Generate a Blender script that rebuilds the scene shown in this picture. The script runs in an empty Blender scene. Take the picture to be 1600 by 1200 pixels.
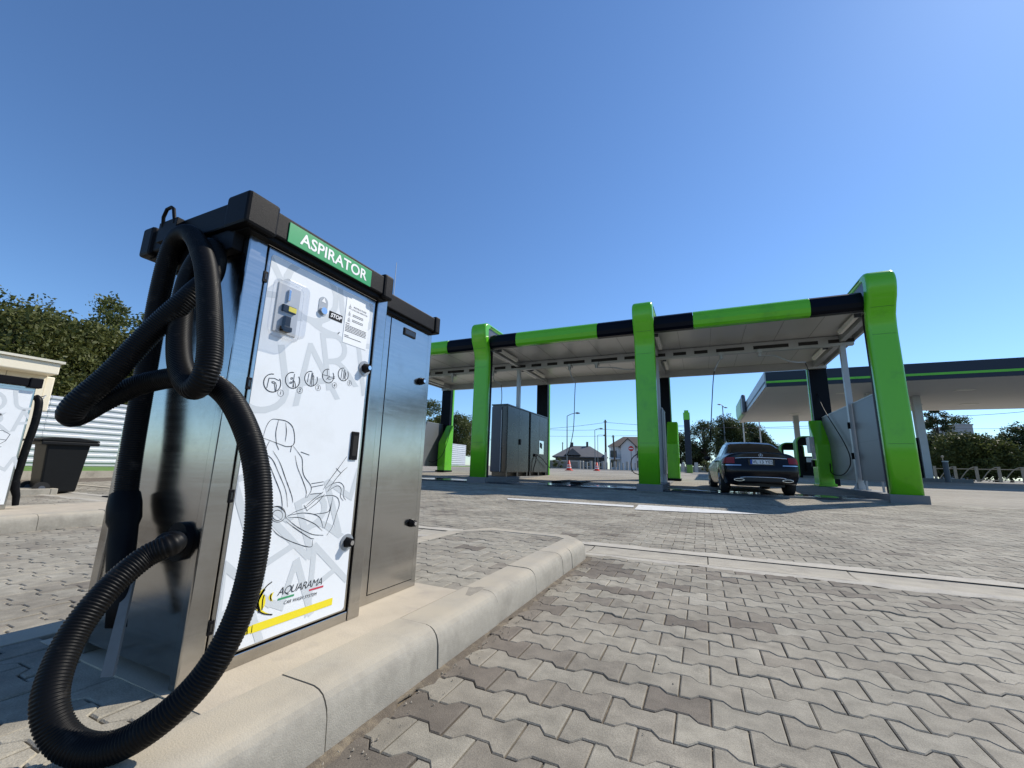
import bpy, bmesh, math, random
import numpy as np
from mathutils import Vector, Matrix
S = bpy.context.scene
COL = S.collection
R_ = math.radians
# ------------------------------------------------------------------ camera
H = 0.745
F = 643.0
def _ray(x, y): return np.array([x-800.0, 600.0-y, -F])
_vA = _ray(-630, 688); _vB = _ray(1100, 737)
_X = -_vA/np.linalg.norm(_vA); _Y = _vB/np.linalg.norm(_vB)
_Y = _Y-_X*(_X@_Y); _Y /= np.linalg.norm(_Y); _Z = np.cross(_X, _Y)
RM = np.array([_X, _Y, _Z])
cd = bpy.data.cameras.new('camera'); cam = bpy.data.objects.new('camera', cd); COL.objects.link(cam)
m4 = Matrix.Identity(4)
for i in range(3):
    for j in range(3): m4[i][j] = RM[i][j]
m4[2][3] = H
cam.matrix_world = m4
cd.sensor_fit = 'HORIZONTAL'; cd.sensor_width = 36; cd.lens = F/1600*36
cd.clip_start = 0.02; cd.clip_end = 2000
S.camera = cam
# ------------------------------------------------------------------ world, sun, exposure
EL, AZ = R_(45), R_(50)
SUN = Vector((math.cos(EL)*math.cos(AZ), math.cos(EL)*math.sin(AZ), math.sin(EL)))
w = bpy.data.worlds.new('World'); S.world = w; w.use_nodes = True
nt = w.node_tree; bg = nt.nodes['Background']
sky = nt.nodes.new('ShaderNodeTexSky'); sky.sky_type = 'NISHITA'; sky.sun_disc = False
sky.sun_elevation = EL; sky.sun_rotation = R_(90)-AZ
sky.air_density = 1.0; sky.dust_density = 0.15; sky.ozone_density = 3.0; sky.altitude = 0
gm = nt.nodes.new('ShaderNodeMix'); gm.data_type = 'RGBA'; gm.blend_type = 'MULTIPLY'; gm.inputs[0].default_value = 1; gm.inputs[7].default_value = (.77, .985, 1.20, 1)
nt.links.new(sky.outputs[0], gm.inputs[6]); nt.links.new(gm.outputs[2], bg.inputs[0]); bg.inputs[1].default_value = 0.132
ld = bpy.data.lights.new('sun', 'SUN'); ld.energy = 4.8; ld.angle = R_(0.53); ld.color = (1, 0.94, 0.84)
sun = bpy.data.objects.new('sun', ld); COL.objects.link(sun)
sun.rotation_euler = SUN.to_track_quat('Z', 'Y').to_euler(); sun.location = (0, 0, 60)
vs = S.view_settings; vs.view_transform = 'Standard'; vs.look = 'None'; vs.exposure = 0.06; vs.gamma = 1
S.render.engine = 'CYCLES'
S.cycles.max_bounces = 8; S.cycles.transparent_max_bounces = 12
# ------------------------------------------------------------------ measuring helpers (photo pixel -> point on a real plane)
def wd(x, y): return RM @ _ray(x, y)
def onx(x, y, X0): d = wd(x, y); return Vector((0, 0, H))+Vector(d*(X0/d[0]))
def ony(x, y, Y0): d = wd(x, y); return Vector((0, 0, H))+Vector(d*(Y0/d[1]))
def onz(x, y, z): d = wd(x, y); return Vector((0, 0, H))+Vector(d*((z-H)/d[2]))
def atr(x, y, r):   # at horizontal range r
    d = wd(x, y); return Vector((0, 0, H))+Vector(d*(r/math.hypot(d[0], d[1])))
def dep(x, y, D):   # at depth D along the optical axis
    return Vector((0, 0, H))+Vector((RM @ _ray(x, y))*(D/F))
def gz(y): return float(np.interp(y, [3.9, 13.3, 14.5, 22, 28], [0, .13, .17, .42, .56]))
def srgb(r, g, b):
    f = lambda c: (c/255/12.92) if c/255 <= .04045 else ((c/255+.055)/1.055)**2.4
    return (f(r), f(g), f(b))
# ------------------------------------------------------------------ materials
def M(name, col, rough=.5, metal=0., var=.12, vs=4., bump=0., bs=60., coat=0., rvar=0., spec=.5, dirt=None, aniso=None, top=None):
    m = bpy.data.materials.new(name); m.use_nodes = True
    n = m.node_tree; b = n.nodes['Principled BSDF']; L = n.links.new
    geo = n.nodes.new('ShaderNodeNewGeometry')
    mp = n.nodes.new('ShaderNodeMapping'); L(geo.outputs['Position'], mp.inputs[0])
    if aniso: mp.inputs['Scale'].default_value = aniso
    nz = n.nodes.new('ShaderNodeTexNoise'); nz.inputs['Scale'].default_value = vs; nz.inputs['Detail'].default_value = 5
    L(mp.outputs[0], nz.inputs['Vector'])
    mx = n.nodes.new('ShaderNodeMix'); mx.data_type = 'RGBA'
    c = np.array(col)
    mx.inputs[6].default_value = (*np.clip(c*(1-var), 0, 1), 1); mx.inputs[7].default_value = (*np.clip(c*(1+var), 0, 1), 1)
    L(nz.outputs['Fac'], mx.inputs[0]); out = mx.outputs[2]
    if dirt:
        dcol, dscale, lo, hi = dirt
        n2 = n.nodes.new('ShaderNodeTexNoise'); n2.inputs['Scale'].default_value = dscale; n2.inputs['Detail'].default_value = 8; n2.inputs['Roughness'].default_value = .65
        L(geo.outputs['Position'], n2.inputs['Vector'])
        mr = n.nodes.new('ShaderNodeMapRange'); mr.inputs[1].default_value = lo; mr.inputs[2].default_value = hi
        L(n2.outputs['Fac'], mr.inputs[0])
        m2 = n.nodes.new('ShaderNodeMix'); m2.data_type = 'RGBA'; L(mr.outputs[0], m2.inputs[0]); L(out, m2.inputs[6]); m2.inputs[7].default_value = (*dcol, 1)
        out = m2.outputs[2]
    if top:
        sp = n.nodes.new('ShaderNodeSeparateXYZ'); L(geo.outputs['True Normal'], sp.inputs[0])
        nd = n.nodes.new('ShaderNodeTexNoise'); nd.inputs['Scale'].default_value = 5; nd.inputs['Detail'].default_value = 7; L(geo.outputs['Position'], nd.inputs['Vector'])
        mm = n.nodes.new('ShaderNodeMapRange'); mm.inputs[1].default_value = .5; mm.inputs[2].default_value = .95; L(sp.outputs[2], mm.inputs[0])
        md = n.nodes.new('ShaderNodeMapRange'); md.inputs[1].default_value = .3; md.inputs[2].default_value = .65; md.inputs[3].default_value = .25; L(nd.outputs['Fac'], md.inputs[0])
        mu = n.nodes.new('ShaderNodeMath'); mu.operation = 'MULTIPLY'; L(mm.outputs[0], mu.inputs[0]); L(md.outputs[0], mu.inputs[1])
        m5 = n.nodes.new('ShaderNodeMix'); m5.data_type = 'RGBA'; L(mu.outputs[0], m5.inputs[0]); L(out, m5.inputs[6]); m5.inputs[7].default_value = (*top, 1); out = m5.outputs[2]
    L(out, b.inputs['Base Color'])
    b.inputs['Roughness'].default_value = rough; b.inputs['Metallic'].default_value = metal
    b.inputs['Specular IOR Level'].default_value = spec
    b.inputs['Coat Weight'].default_value = coat; b.inputs['Coat Roughness'].default_value = .05
    if rvar:
        mr = n.nodes.new('ShaderNodeMapRange'); mr.inputs[3].default_value = max(0, rough-rvar); mr.inputs[4].default_value = rough+rvar
        L(nz.outputs['Fac'], mr.inputs[0]); L(mr.outputs[0], b.inputs['Roughness'])
    if bump:
        nb = n.nodes.new('ShaderNodeTexNoise'); nb.inputs['Scale'].default_value = bs; nb.inputs['Detail'].default_value = 4
        L(mp.outputs[0], nb.inputs['Vector'])
        bp = n.nodes.new('ShaderNodeBump'); bp.inputs['Strength'].default_value = bump; bp.inputs['Distance'].default_value = .01
        L(nb.outputs['Fac'], bp.inputs['Height']); L(bp.outputs[0], b.inputs['Normal'])
    return m
STEEL = M('brushed_steel', (.47, .46, .44), .18, 1., .10, 5, .012, 60, rvar=.06, aniso=(1, 1, 26), dirt=((.36, .34, .31), 4, .5, .8))
STEEL2 = M('cabinet_steel', (.085, .085, .083), .28, 1., .12, 3, .004, 30, rvar=.04)
GALV = M('galvanised_steel', (.42, .44, .45), .45, .6, .12, 3)
WHITEP = M('white_laminate', (.79, .81, .82), .35, 0, .02, 3, dirt=((.70, .71, .70), 5, .52, .85))
BLACKP = M('black_plastic', (.005, .005, .0062), .5, 0, .25, 30, .12, 400, spec=.12, dirt=((.014, .013, .0125), 12, .55, .85))
BLACKS = M('black_smooth', (.006, .006, .007), .55, 0, .1, spec=.15)
HOSE = M('hose_rubber', (.004, .004, .0044), .46, 0, .3, 9, spec=.15, dirt=((.045, .040, .034), 24, .57, .8))
SIGNG = M('sign_green', srgb(0, 150, 84), .35, 0, .03)
INK = M('ink_black', (.012, .012, .014), .5, 0, 0)
INKW = M('ink_white', (.82, .82, .82), .5, 0, 0)
INKG = M('ink_grey', (.60, .63, .645), .38, 0, 0)
INKY = M('ink_yellow', srgb(236, 216, 40), .4, 0, 0)
INKGR = M('ink_flag_green', srgb(60, 150, 100), .4, 0, 0)
INKR = M('ink_flag_red', srgb(200, 60, 80), .4, 0, 0)
PLATEG = M('button_plate_grey', (.33, .35, .37), .4, .3, .05)
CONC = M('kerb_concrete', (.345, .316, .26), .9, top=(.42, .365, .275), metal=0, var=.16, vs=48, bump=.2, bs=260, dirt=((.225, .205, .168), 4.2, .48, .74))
PAD = M('pad_concrete', (.45, .385, .29), .9, 0, .2, 7, .15, 160, dirt=((.36, .31, .25), 6, .55, .75))
GUTM = M('gutter_concrete', (.39, .35, .275), .9, 0, .2, 8, .35, 120, dirt=((.24, .21, .17), 5, .5, .8))
HAUNCH = M('pale_mortar', (.455, .415, .34), .95, 0, .2, 14, .4, 90, dirt=((.32, .29, .25), 7, .5, .7))
SLABM = M('island_concrete', (.20, .20, .195), .85, 0, .15, 4, .2, 60)
GREEN = M('green_gloss_paint', (.125, .51, .012), .26, 0, .06, .9, .012, 2.5, coat=.3, spec=.4, dirt=((.085, .36, .018), 1.6, .55, .8), aniso=(1, 1, .4))
NAVY = M('navy_gloss_paint', (.002, .003, .008), .35, 0, .1, 2, coat=0., spec=.12)
NAVY2 = M('fuel_canopy_navy', (.006, .015, .034), .5, 0, .1, 2)
SOFFIT = M('soffit_sheet', (.53, .53, .52), .32, .2, .10, .8)
SOFFW = M('soffit_white', (.60, .60, .59), .6, 0, .06, .6)
GREYP = M('grey_panel', (.17, .18, .195), .42, .2, .06, 1.5)
GREYD = M('dark_grey_panel', (.09, .10, .12), .4, .2, .06)
LAMP = M('lamp_diffuser', (.75, .75, .70), .5, 0, .02)
PAINT = M('road_paint_white', (.62, .61, .58), .8, 0, .1, 20, dirt=((.36, .35, .33), 9, .55, .72))
CREAM = M('cream_cladding', (.82, .74, .57), .6, 0, .05, 2)
CORR = M('white_corrugated_sheet', (.62, .64, .68), .4, .2, .06, 1.2)
GRASS = M('grass_green', (.10, .19, .03), .9, 0, .4, 3)
BIN = M('bin_black_plastic', (.007, .0075, .008), .5, 0, .2, 5, spec=.2)
TYRE = M('tyre_rubber', (.010, .010, .010), .8, 0, .2, 30)
RIM = M('rim_alloy', (.35, .35, .36), .35, .9, .05)
CARP = M('car_paint_navy', (.0018, .0022, .0055), .24, 0, .05, 2, coat=.15, spec=.3)
CARG = M('car_paint_silver', (.32, .33, .34), .3, .6, .05, 2, coat=1.)
CARGL = M('car_glass_dark', (.006, .007, .008), .06, 0, 0, spec=.6)
TRIM = M('black_trim', (.008, .008, .008), .5, 0, .1)
CHROME = M('chrome', (.75, .75, .76), .15, 1., 0)
LENSR = M('red_lens', (.24, .003, .004), .3, 0, .1)
PLATE = M('plate_white', (.72, .72, .70), .5, 0, .02)
PLATEB = M('plate_blue', (.01, .06, .35), .5, 0, 0)
CONE = M('cone_red', (.75, .05, .02), .5, 0, .05)
REDS = M('sign_red', (.55, .01, .01), .5, 0, .05)
POLE = M('lamp_pole_grey', (.20, .21, .22), .5, .5, .08)
WOOD = M('utility_pole_wood', (.085, .07, .055), .9, 0, .25, 3)
WIRE = M('wire_black', (.03, .03, .03), .6, 0, 0)
ROOFG = M('grey_roof_tiles', (.10, .10, .105), .7, 0, .2, 1.2)
ROOFB = M('brown_roof_tiles', (.075, .058, .048), .75, 0, .2, 1.2)
WALLW = M('white_render', (.62, .62, .62), .85, 0, .06, 1)
WALLD = M('dark_plinth', (.09, .085, .08), .9, 0, .2, 1)
WIN = M('window_glass', (.02, .025, .03), .1, 0, 0)
BAL = M('pale_baluster', (.55, .54, .50), .8, 0, .1)
BARK = M('bark', (.07, .055, .04), .9, 0, .3, 8, .4, 40)
RAILM = M('weathered_railing', (.27, .26, .22), .8, 0, .2)
BALD = M('weathered_baluster', (.36, .355, .33), .8, 0, .12)
STONEF = M('plinth_stone', (.22, .21, .19), .9, 0, .25, 2)
FARB = M('far_block_wall', (.32, .33, .34), .85, 0, .06, .5)
SAND = M('joint_dust', (.125, .10, .072), .95, 0, .35, 60, .5, 300, dirt=((.26, .21, .14), 18, .5, .7))

def paver_material():
    m = bpy.data.materials.new('paver_concrete'); m.use_nodes = True
    n = m.node_tree; b = n.nodes['Principled BSDF']; L = n.links.new
    at = n.nodes.new('ShaderNodeAttribute'); at.attribute_name = 'tint'
    geo = n.nodes.new('ShaderNodeNewGeometry')
    cr = n.nodes.new('ShaderNodeValToRGB'); e = cr.color_ramp.elements
    e[0].position = 0; e[0].color = (.15, .125, .098, 1); e[1].position = 1; e[1].color = (.355, .325, .262, 1)
    for p, c in ((.12, (.185, .158, .125, 1)), (.28, (.265, .235, .185, 1)), (.6, (.312, .282, .222, 1))):
        x = e.new(p); x.color = c
    L(at.outputs['Fac'], cr.inputs[0])
    fine = n.nodes.new('ShaderNodeTexNoise'); fine.inputs['Scale'].default_value = 260; fine.inputs['Detail'].default_value = 3
    mid = n.nodes.new('ShaderNodeTexNoise'); mid.inputs['Scale'].default_value = 14; mid.inputs['Detail'].default_value = 6
    big = n.nodes.new('ShaderNodeTexNoise'); big.inputs['Scale'].default_value = 1.3; big.inputs['Detail'].default_value = 9
    for q in (fine, mid, big): L(geo.outputs['Position'], q.inputs['Vector'])
    def mul(a, fac, lo, hi):
        mr = n.nodes.new('ShaderNodeMapRange'); mr.inputs[1].default_value = .3; mr.inputs[2].default_value = .7
        mr.inputs[3].default_value = lo; mr.inputs[4].default_value = hi; L(fac, mr.inputs[0])
        v = n.nodes.new('ShaderNodeMix'); v.data_type = 'RGBA'; v.blend_type = 'MULTIPLY'; v.inputs[0].default_value = 1
        L(a, v.inputs[6]); L(mr.outputs[0], v.inputs[7]); return v.outputs[2]
    c = mul(cr.outputs[0], fine.outputs['Fac'], .80, 1.2); c = mul(c, mid.outputs['Fac'], .80, 1.16); c = mul(c, big.outputs['Fac'], .72, 1.16)
    # pale scuffs and specks
    sc = n.nodes.new('ShaderNodeTexNoise'); sc.inputs['Scale'].default_value = 42; sc.inputs['Detail'].default_value = 9; sc.inputs['Roughness'].default_value = .7
    L(geo.outputs['Position'], sc.inputs['Vector'])
    mr = n.nodes.new('ShaderNodeMapRange'); mr.inputs[1].default_value = .66; mr.inputs[2].default_value = .78; mr.inputs[4].default_value = .6; L(sc.outputs['Fac'], mr.inputs[0])
    v = n.nodes.new('ShaderNodeMix'); v.data_type = 'RGBA'; L(mr.outputs[0], v.inputs[0]); L(c, v.inputs[6]); v.inputs[7].default_value = (.45, .43, .40, 1)
    # brown dust stains
    st = n.nodes.new('ShaderNodeTexNoise'); st.inputs['Scale'].default_value = 1.7; st.inputs['Detail'].default_value = 7
    L(geo.outputs['Position'], st.inputs['Vector'])
    m3 = n.nodes.new('ShaderNodeMapRange'); m3.inputs[1].default_value = .45; m3.inputs[2].default_value = .80; m3.inputs[4].default_value = .22; L(st.outputs['Fac'], m3.inputs[0])
    v2 = n.nodes.new('ShaderNodeMix'); v2.data_type = 'RGBA'; L(m3.outputs[0], v2.inputs[0]); L(v.outputs[2], v2.inputs[6]); v2.inputs[7].default_value = (.23, .195, .155, 1)
    L(v2.outputs[2], b.inputs['Base Color']); b.inputs['Roughness'].default_value = .88; b.inputs['Specular IOR Level'].default_value = .3
    ad = n.nodes.new('ShaderNodeMath'); ad.operation = 'ADD'; L(fine.outputs['Fac'], ad.inputs[0]); L(mid.outputs['Fac'], ad.inputs[1])
    bp = n.nodes.new('ShaderNodeBump'); bp.inputs['Strength'].default_value = .35; bp.inputs['Distance'].default_value = .004
    L(ad.outputs[0], bp.inputs['Height']); L(bp.outputs[0], b.inputs['Normal'])
    return m
PAV = paver_material()
def ground_material():
    m = bpy.data.materials.new('ground_paving_far'); m.use_nodes = True
    n = m.node_tree; b = n.nodes['Principled BSDF']; L = n.links.new
    geo = n.nodes.new('ShaderNodeNewGeometry')
    br = n.nodes.new('ShaderNodeTexBrick'); br.inputs['Scale'].default_value = 1
    br.inputs['Color1'].default_value = (.30, .272, .22, 1); br.inputs['Color2'].default_value = (.255, .228, .182, 1); br.inputs['Mortar'].default_value = (.15, .13, .11, 1)
    br.inputs['Brick Width'].default_value = .1985; br.inputs['Row Height'].default_value = .134; br.inputs['Mortar Size'].default_value = .006
    L(geo.outputs['Position'], br.inputs['Vector'])
    big = n.nodes.new('ShaderNodeTexNoise'); big.inputs['Scale'].default_value = .35; big.inputs['Detail'].default_value = 7
    mp = n.nodes.new('ShaderNodeMapping'); mp.inputs['Scale'].default_value = (.5, 1.6, 1)
    L(geo.outputs['Position'], mp.inputs[0]); L(mp.outputs[0], big.inputs['Vector'])
    mr = n.nodes.new('ShaderNodeMapRange'); mr.inputs[1].default_value = .35; mr.inputs[2].default_value = .65; mr.inputs[3].default_value = .86; mr.inputs[4].default_value = 1.25
    L(big.outputs['Fac'], mr.inputs[0])
    v = n.nodes.new('ShaderNodeMix'); v.data_type = 'RGBA'; v.blend_type = 'MULTIPLY'; v.inputs[0].default_value = 1
    L(br.outputs[0], v.inputs[6]); L(mr.outputs[0], v.inputs[7])
    L(v.outputs[2], b.inputs['Base Color']); b.inputs['Roughness'].default_value = .9
    return m
GROUND = ground_material()
def wet_material():
    m = bpy.data.materials.new('wet_concrete'); m.use_nodes = True
    n = m.node_tree; b = n.nodes['Principled BSDF']; L = n.links.new
    geo = n.nodes.new('ShaderNodeNewGeometry')
    mp = n.nodes.new('ShaderNodeMapping'); mp.inputs['Scale'].default_value = (.6, 1.3, 1); L(geo.outputs['Position'], mp.inputs[0])
    nz = n.nodes.new('ShaderNodeTexNoise'); nz.inputs['Scale'].default_value = 1.1; nz.inputs['Detail'].default_value = 6; L(mp.outputs[0], nz.inputs['Vector'])
    cr = n.nodes.new('ShaderNodeValToRGB'); e = cr.color_ramp.elements
    e[0].position = .50; e[0].color = (.06, .065, .07, 1); e[1].position = .66; e[1].color = (.23, .225, .21, 1); L(nz.outputs['Fac'], cr.inputs[0])
    L(cr.outputs[0], b.inputs['Base Color'])
    mr = n.nodes.new('ShaderNodeMapRange'); mr.inputs[1].default_value = .50; mr.inputs[2].default_value = .66; mr.inputs[3].default_value = .03; mr.inputs[4].default_value = .5
    L(nz.outputs['Fac'], mr.inputs[0]); L(mr.outputs[0], b.inputs['Roughness'])
    return m
WET = wet_material()
def leaf_material(name, dark, light):
    m = bpy.data.materials.new(name); m.use_nodes = True
    n = m.node_tree; b = n.nodes['Principled BSDF']; L = n.links.new
    at = n.nodes.new('ShaderNodeAttribute'); at.attribute_name = 'tint'
    mx = n.nodes.new('ShaderNodeMix'); mx.data_type = 'RGBA'; mx.inputs[6].default_value = (*dark, 1); mx.inputs[7].default_value = (*light, 1)
    L(at.outputs['Fac'], mx.inputs[0]); L(mx.outputs[2], b.inputs['Base Color']); b.inputs['Roughness'].default_value = .55; b.inputs['Specular IOR Level'].default_value = .3
    tr = n.nodes.new('ShaderNodeBsdfTranslucent'); L(mx.outputs[2], tr.inputs[0])
    ms = n.nodes.new('ShaderNodeMixShader'); ms.inputs[0].default_value = .28
    L(b.outputs[0], ms.inputs[1]); L(tr.outputs[0], ms.inputs[2]); L(ms.outputs[0], n.nodes['Material Output'].inputs[0])
    return m
LEAF_O = leaf_material('leaves_olive', (.029, .041, .010), (.135, .142, .036))
LEAF_D = leaf_material('leaves_dark', (.018, .030, .011), (.070, .090, .027))
LEAF_G = leaf_material('leaves_green', (.032, .048, .013), (.125, .140, .036))
def clear_material():
    m = bpy.data.materials.new('clear_plastic'); m.use_nodes = True
    n = m.node_tree; L = n.links.new; out = n.nodes['Material Output']; n.nodes.remove(n.nodes['Principled BSDF'])
    t = n.nodes.new('ShaderNodeBsdfTransparent'); t.inputs[0].default_value = (.90, .91, .93, 1)
    g = n.nodes.new('ShaderNodeBsdfGlossy'); g.inputs['Roughness'].default_value = .06
    fr = n.nodes.new('ShaderNodeLayerWeight'); pw = n.nodes.new('ShaderNodeMath'); pw.operation = 'POWER'; pw.inputs[1].default_value = 4; L(fr.outputs['Facing'], pw.inputs[0])
    a = n.nodes.new('ShaderNodeMath'); a.operation = 'MULTIPLY_ADD'; a.inputs[1].default_value = .6; a.inputs[2].default_value = .07; L(pw.outputs[0], a.inputs[0])
    ms = n.nodes.new('ShaderNodeMixShader'); L(a.outputs[0], ms.inputs[0]); L(t.outputs[0], ms.inputs[1]); L(g.outputs[0], ms.inputs[2]); L(ms.outputs[0], out.inputs[0])
    return m
CLEAR = clear_material()

# ------------------------------------------------------------------ mesh builder
class MB:
    def __init__(s): s.v = []; s.f = []; s.sm = []; s.mi = []
    def add(s, vs, fs, smooth=False, mi=0):
        o = len(s.v); s.v += [tuple(p) for p in vs]
        for f in fs: s.f.append(tuple(i+o for i in f)); s.sm.append(smooth); s.mi.append(mi)
        return s
    def box(s, x0, x1, y0, y1, z0, z1, mi=0):
        x0, x1 = sorted((x0, x1)); y0, y1 = sorted((y0, y1)); z0, z1 = sorted((z0, z1))
        v = [(x0,y0,z0),(x1,y0,z0),(x1,y1,z0),(x0,y1,z0),(x0,y0,z1),(x1,y0,z1),(x1,y1,z1),(x0,y1,z1)]
        return s.add(v, [(0,3,2,1),(4,5,6,7),(0,1,5,4),(1,2,6,5),(2,3,7,6),(3,0,4,7)], mi=mi)
    def prism(s, pts, axis, a, b, mi=0, smooth=False):
        # pts: 2D outline; axis 'x': pts=(y,z); 'y': (x,z); 'z': (x,y)
        def P(p, t): return (t, p[0], p[1]) if axis == 'x' else ((p[0], t, p[1]) if axis == 'y' else (p[0], p[1], t))
        n = len(pts); v = [P(p, a) for p in pts]+[P(p, b) for p in pts]
        fs = [tuple(range(n))[::-1], tuple(range(n, 2*n))]+[(i, (i+1) % n, n+(i+1) % n, n+i) for i in range(n)]
        return s.add(v, fs, smooth, mi)
    def tube(s, pts, r, n=8, smooth=True, cap=True, mi=0):
        pts = [Vector(p) for p in pts]; N = len(pts)
        rs = list(r) if hasattr(r, '__len__') else [r]*N
        T = []
        for i in range(N):
            a = pts[max(0, i-1)]; b = pts[min(N-1, i+1)]; T.append((b-a).normalized())
        u = T[0].orthogonal().normalized(); vs = []
        for i in range(N):
            u = (u-T[i]*u.dot(T[i]))
            u = u.normalized() if u.length > 1e-6 else T[i].orthogonal().normalized()
            w_ = T[i].cross(u)
            for k in range(n):
                a = 2*math.pi*k/n; vs.append(pts[i]+(u*math.cos(a)+w_*math.sin(a))*rs[i])
        fs = [(i*n+k, i*n+(k+1) % n, (i+1)*n+(k+1) % n, (i+1)*n+k) for i in range(N-1) for k in range(n)]
        s.add(vs, fs, smooth, mi)
        if cap: s.add(vs[:n], [tuple(range(n))[::-1]], mi=mi); s.add(vs[-n:], [tuple(range(n))], mi=mi)
        return s
    def cyl(s, c, ax, r, h, n=20, r2=None, mi=0):
        c = Vector(c); d = {'x': Vector((1,0,0)), 'y': Vector((0,1,0)), 'z': Vector((0,0,1))}[ax]
        return s.tube([c, c+d*h], [r, r if r2 is None else r2], n, True, True, mi)
    def lathe(s, c, prof, n=24, mi=0):
        cx, cy, cz = c; vs = []; m = len(prof)
        for r, z in prof:
            for k in range(n):
                a = 2*math.pi*k/n; vs.append((cx+r*math.cos(a), cy+r*math.sin(a), cz+z))
        fs = [(i*n+k, i*n+(k+1) % n, (i+1)*n+(k+1) % n, (i+1)*n+k) for i in range(m-1) for k in range(n)]
        return s.add(vs, fs, True, mi)
    def ball(s, c, r, n=12, mi=0):
        return s.lathe(c, [(max(1e-4, r*math.sin(math.pi*i/8)), -r*math.cos(math.pi*i/8)) for i in range(9)], n, mi)
ORG = {}
def tag(o, label=None, cat=None, group=None, kind=None):
    if label: o['label'] = label
    if cat: o['category'] = cat
    if group: o['group'] = group
    if kind: o['kind'] = kind
    return o
def thing(name, label, cat, loc=(0, 0, 0), group=None, local=False, rz=0):
    o = bpy.data.objects.new(name, None); COL.objects.link(o); o.location = loc; o.empty_display_size = .2
    o.rotation_euler = (0, 0, rz)
    ORG[o.name] = Vector((0, 0, 0)) if local else Vector(loc)
    return tag(o, label, cat, group)
def rootof(p):
    while p.parent: p = p.parent
    return p
def obj(name, mb, mat, parent=None, bevel=0., seg=2, loc=None, angle=35):
    me = bpy.data.meshes.new(name)
    off = Vector((0, 0, 0))
    if parent is not None: off = ORG.get(rootof(parent).name, off)
    elif loc is not None: off = Vector(loc)
    me.from_pydata([(p[0]-off.x, p[1]-off.y, p[2]-off.z) for p in mb.v], [], mb.f)
    for x in (mat if isinstance(mat, (list, tuple)) else [mat]): me.materials.append(x)
    me.polygons.foreach_set('use_smooth', mb.sm); me.polygons.foreach_set('material_index', mb.mi)
    me.validate(); me.update()
    o = bpy.data.objects.new(name, me); COL.objects.link(o)
    if parent is not None: o.parent = parent
    elif loc is not None: o.location = loc; ORG[o.name] = off
    if bevel:
        b = o.modifiers.new('bevel', 'BEVEL'); b.width = bevel; b.segments = seg; b.limit_method = 'ANGLE'; b.angle_limit = R_(angle); b.harden_normals = False
    return o
def struct(name, mb, mat, bevel=0.):
    return tag(obj(name, mb, mat, None, bevel), kind='structure')
def copy_tree(o, parent=None):
    c = o.copy(); COL.objects.link(c); c.parent = parent
    if o.name in ORG: ORG[c.name] = ORG[o.name]
    for ch in [x for x in bpy.data.objects if x.parent == o and x != c]:
        copy_tree(ch, c)
    return c
def text_mb(txt, size, mat4, align='CENTER', extr=0.0, bold=0., shear=0., clip=None, mi=0, space=1.):
    cu = bpy.data.curves.new('t', 'FONT'); cu.body = txt; cu.size = size; cu.align_x = align; cu.align_y = 'CENTER'
    cu.offset = bold; cu.shear = shear; cu.resolution_u = 4; cu.space_character = space; cu.extrude = extr
    o = bpy.data.objects.new('t', cu); COL.objects.link(o)
    dg = bpy.context.evaluated_depsgraph_get(); dg.update()
    me = bpy.data.meshes.new_from_object(o.evaluated_get(dg))
    bpy.data.objects.remove(o); bpy.data.curves.remove(cu)
    bm = bmesh.new(); bm.from_mesh(me); bpy.data.meshes.remove(me)
    bm.transform(mat4)
    if clip:
        for co, no in clip:
            g = bm.verts[:]+bm.edges[:]+bm.faces[:]
            bmesh.ops.bisect_plane(bm, geom=g, plane_co=co, plane_no=no, clear_outer=True)
    bm.verts.ensure_lookup_table(); mb = MB()
    mb.add([v.co[:] for v in bm.verts], [[v.index for v in f.verts] for f in bm.faces], mi=mi); bm.free()
    return mb
def join(*mbs):
    r = MB()
    for m in mbs:
        o = len(r.v); r.v += m.v; r.f += [tuple(i+o for i in f) for f in m.f]; r.sm += m.sm; r.mi += m.mi
    return r
def frame_px(o, rot=0):   # text frame on a plane facing +X (text runs +Y)
    return Matrix.Translation(o) @ Matrix(((0,0,1,0),(1,0,0,0),(0,1,0,0),(0,0,0,1))) @ Matrix.Rotation(rot, 4, 'Z')
def frame_my(o):          # plane facing -Y (text runs +X)
    return Matrix.Translation(o) @ Matrix(((1,0,0,0),(0,0,-1,0),(0,1,0,0),(0,0,0,1)))
def ribbon(mb, pts, w_, X, mi=0):   # flat printed stroke on plane x = X, pts (y,z)
    P = [Vector((p[0], p[1])) for p in pts]
    for i in range(len(P)-1):
        d = (P[i+1]-P[i])
        if d.length < 1e-6: continue
        d.normalize(); n = Vector((-d.y, d.x))*w_/2; a = P[i]-d*w_*.3; b = P[i+1]+d*w_*.3
        q = [a-n, b-n, b+n, a+n]; mb.add([(X, p.x, p.y) for p in q], [(0, 1, 2, 3)], mi=mi)
def smooth_path(pts, n=12):
    P = [np.array(p, float) for p in pts]; P = [2*P[0]-P[1]]+P+[2*P[-1]-P[-2]]; out = []
    for i in range(1, len(P)-2):
        for k in range(n):
            t = k/n; a, b, c, d = P[i-1:i+3]
            out.append(.5*((2*b)+(-a+c)*t+(2*a-5*b+4*c-d)*t*t+(-a+3*b-3*c+d)*t**3))
    out.append(P[-2]); return out
def resample(pts, step):
    P = np.array(pts); d = np.r_[0, np.cumsum(np.linalg.norm(np.diff(P, axis=0), axis=1))]
    n = max(2, int(d[-1]/step)); t = np.linspace(0, d[-1], n+1)
    return [np.array([np.interp(x, d, P[:, k]) for k in range(3)]) for x in t]
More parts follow.
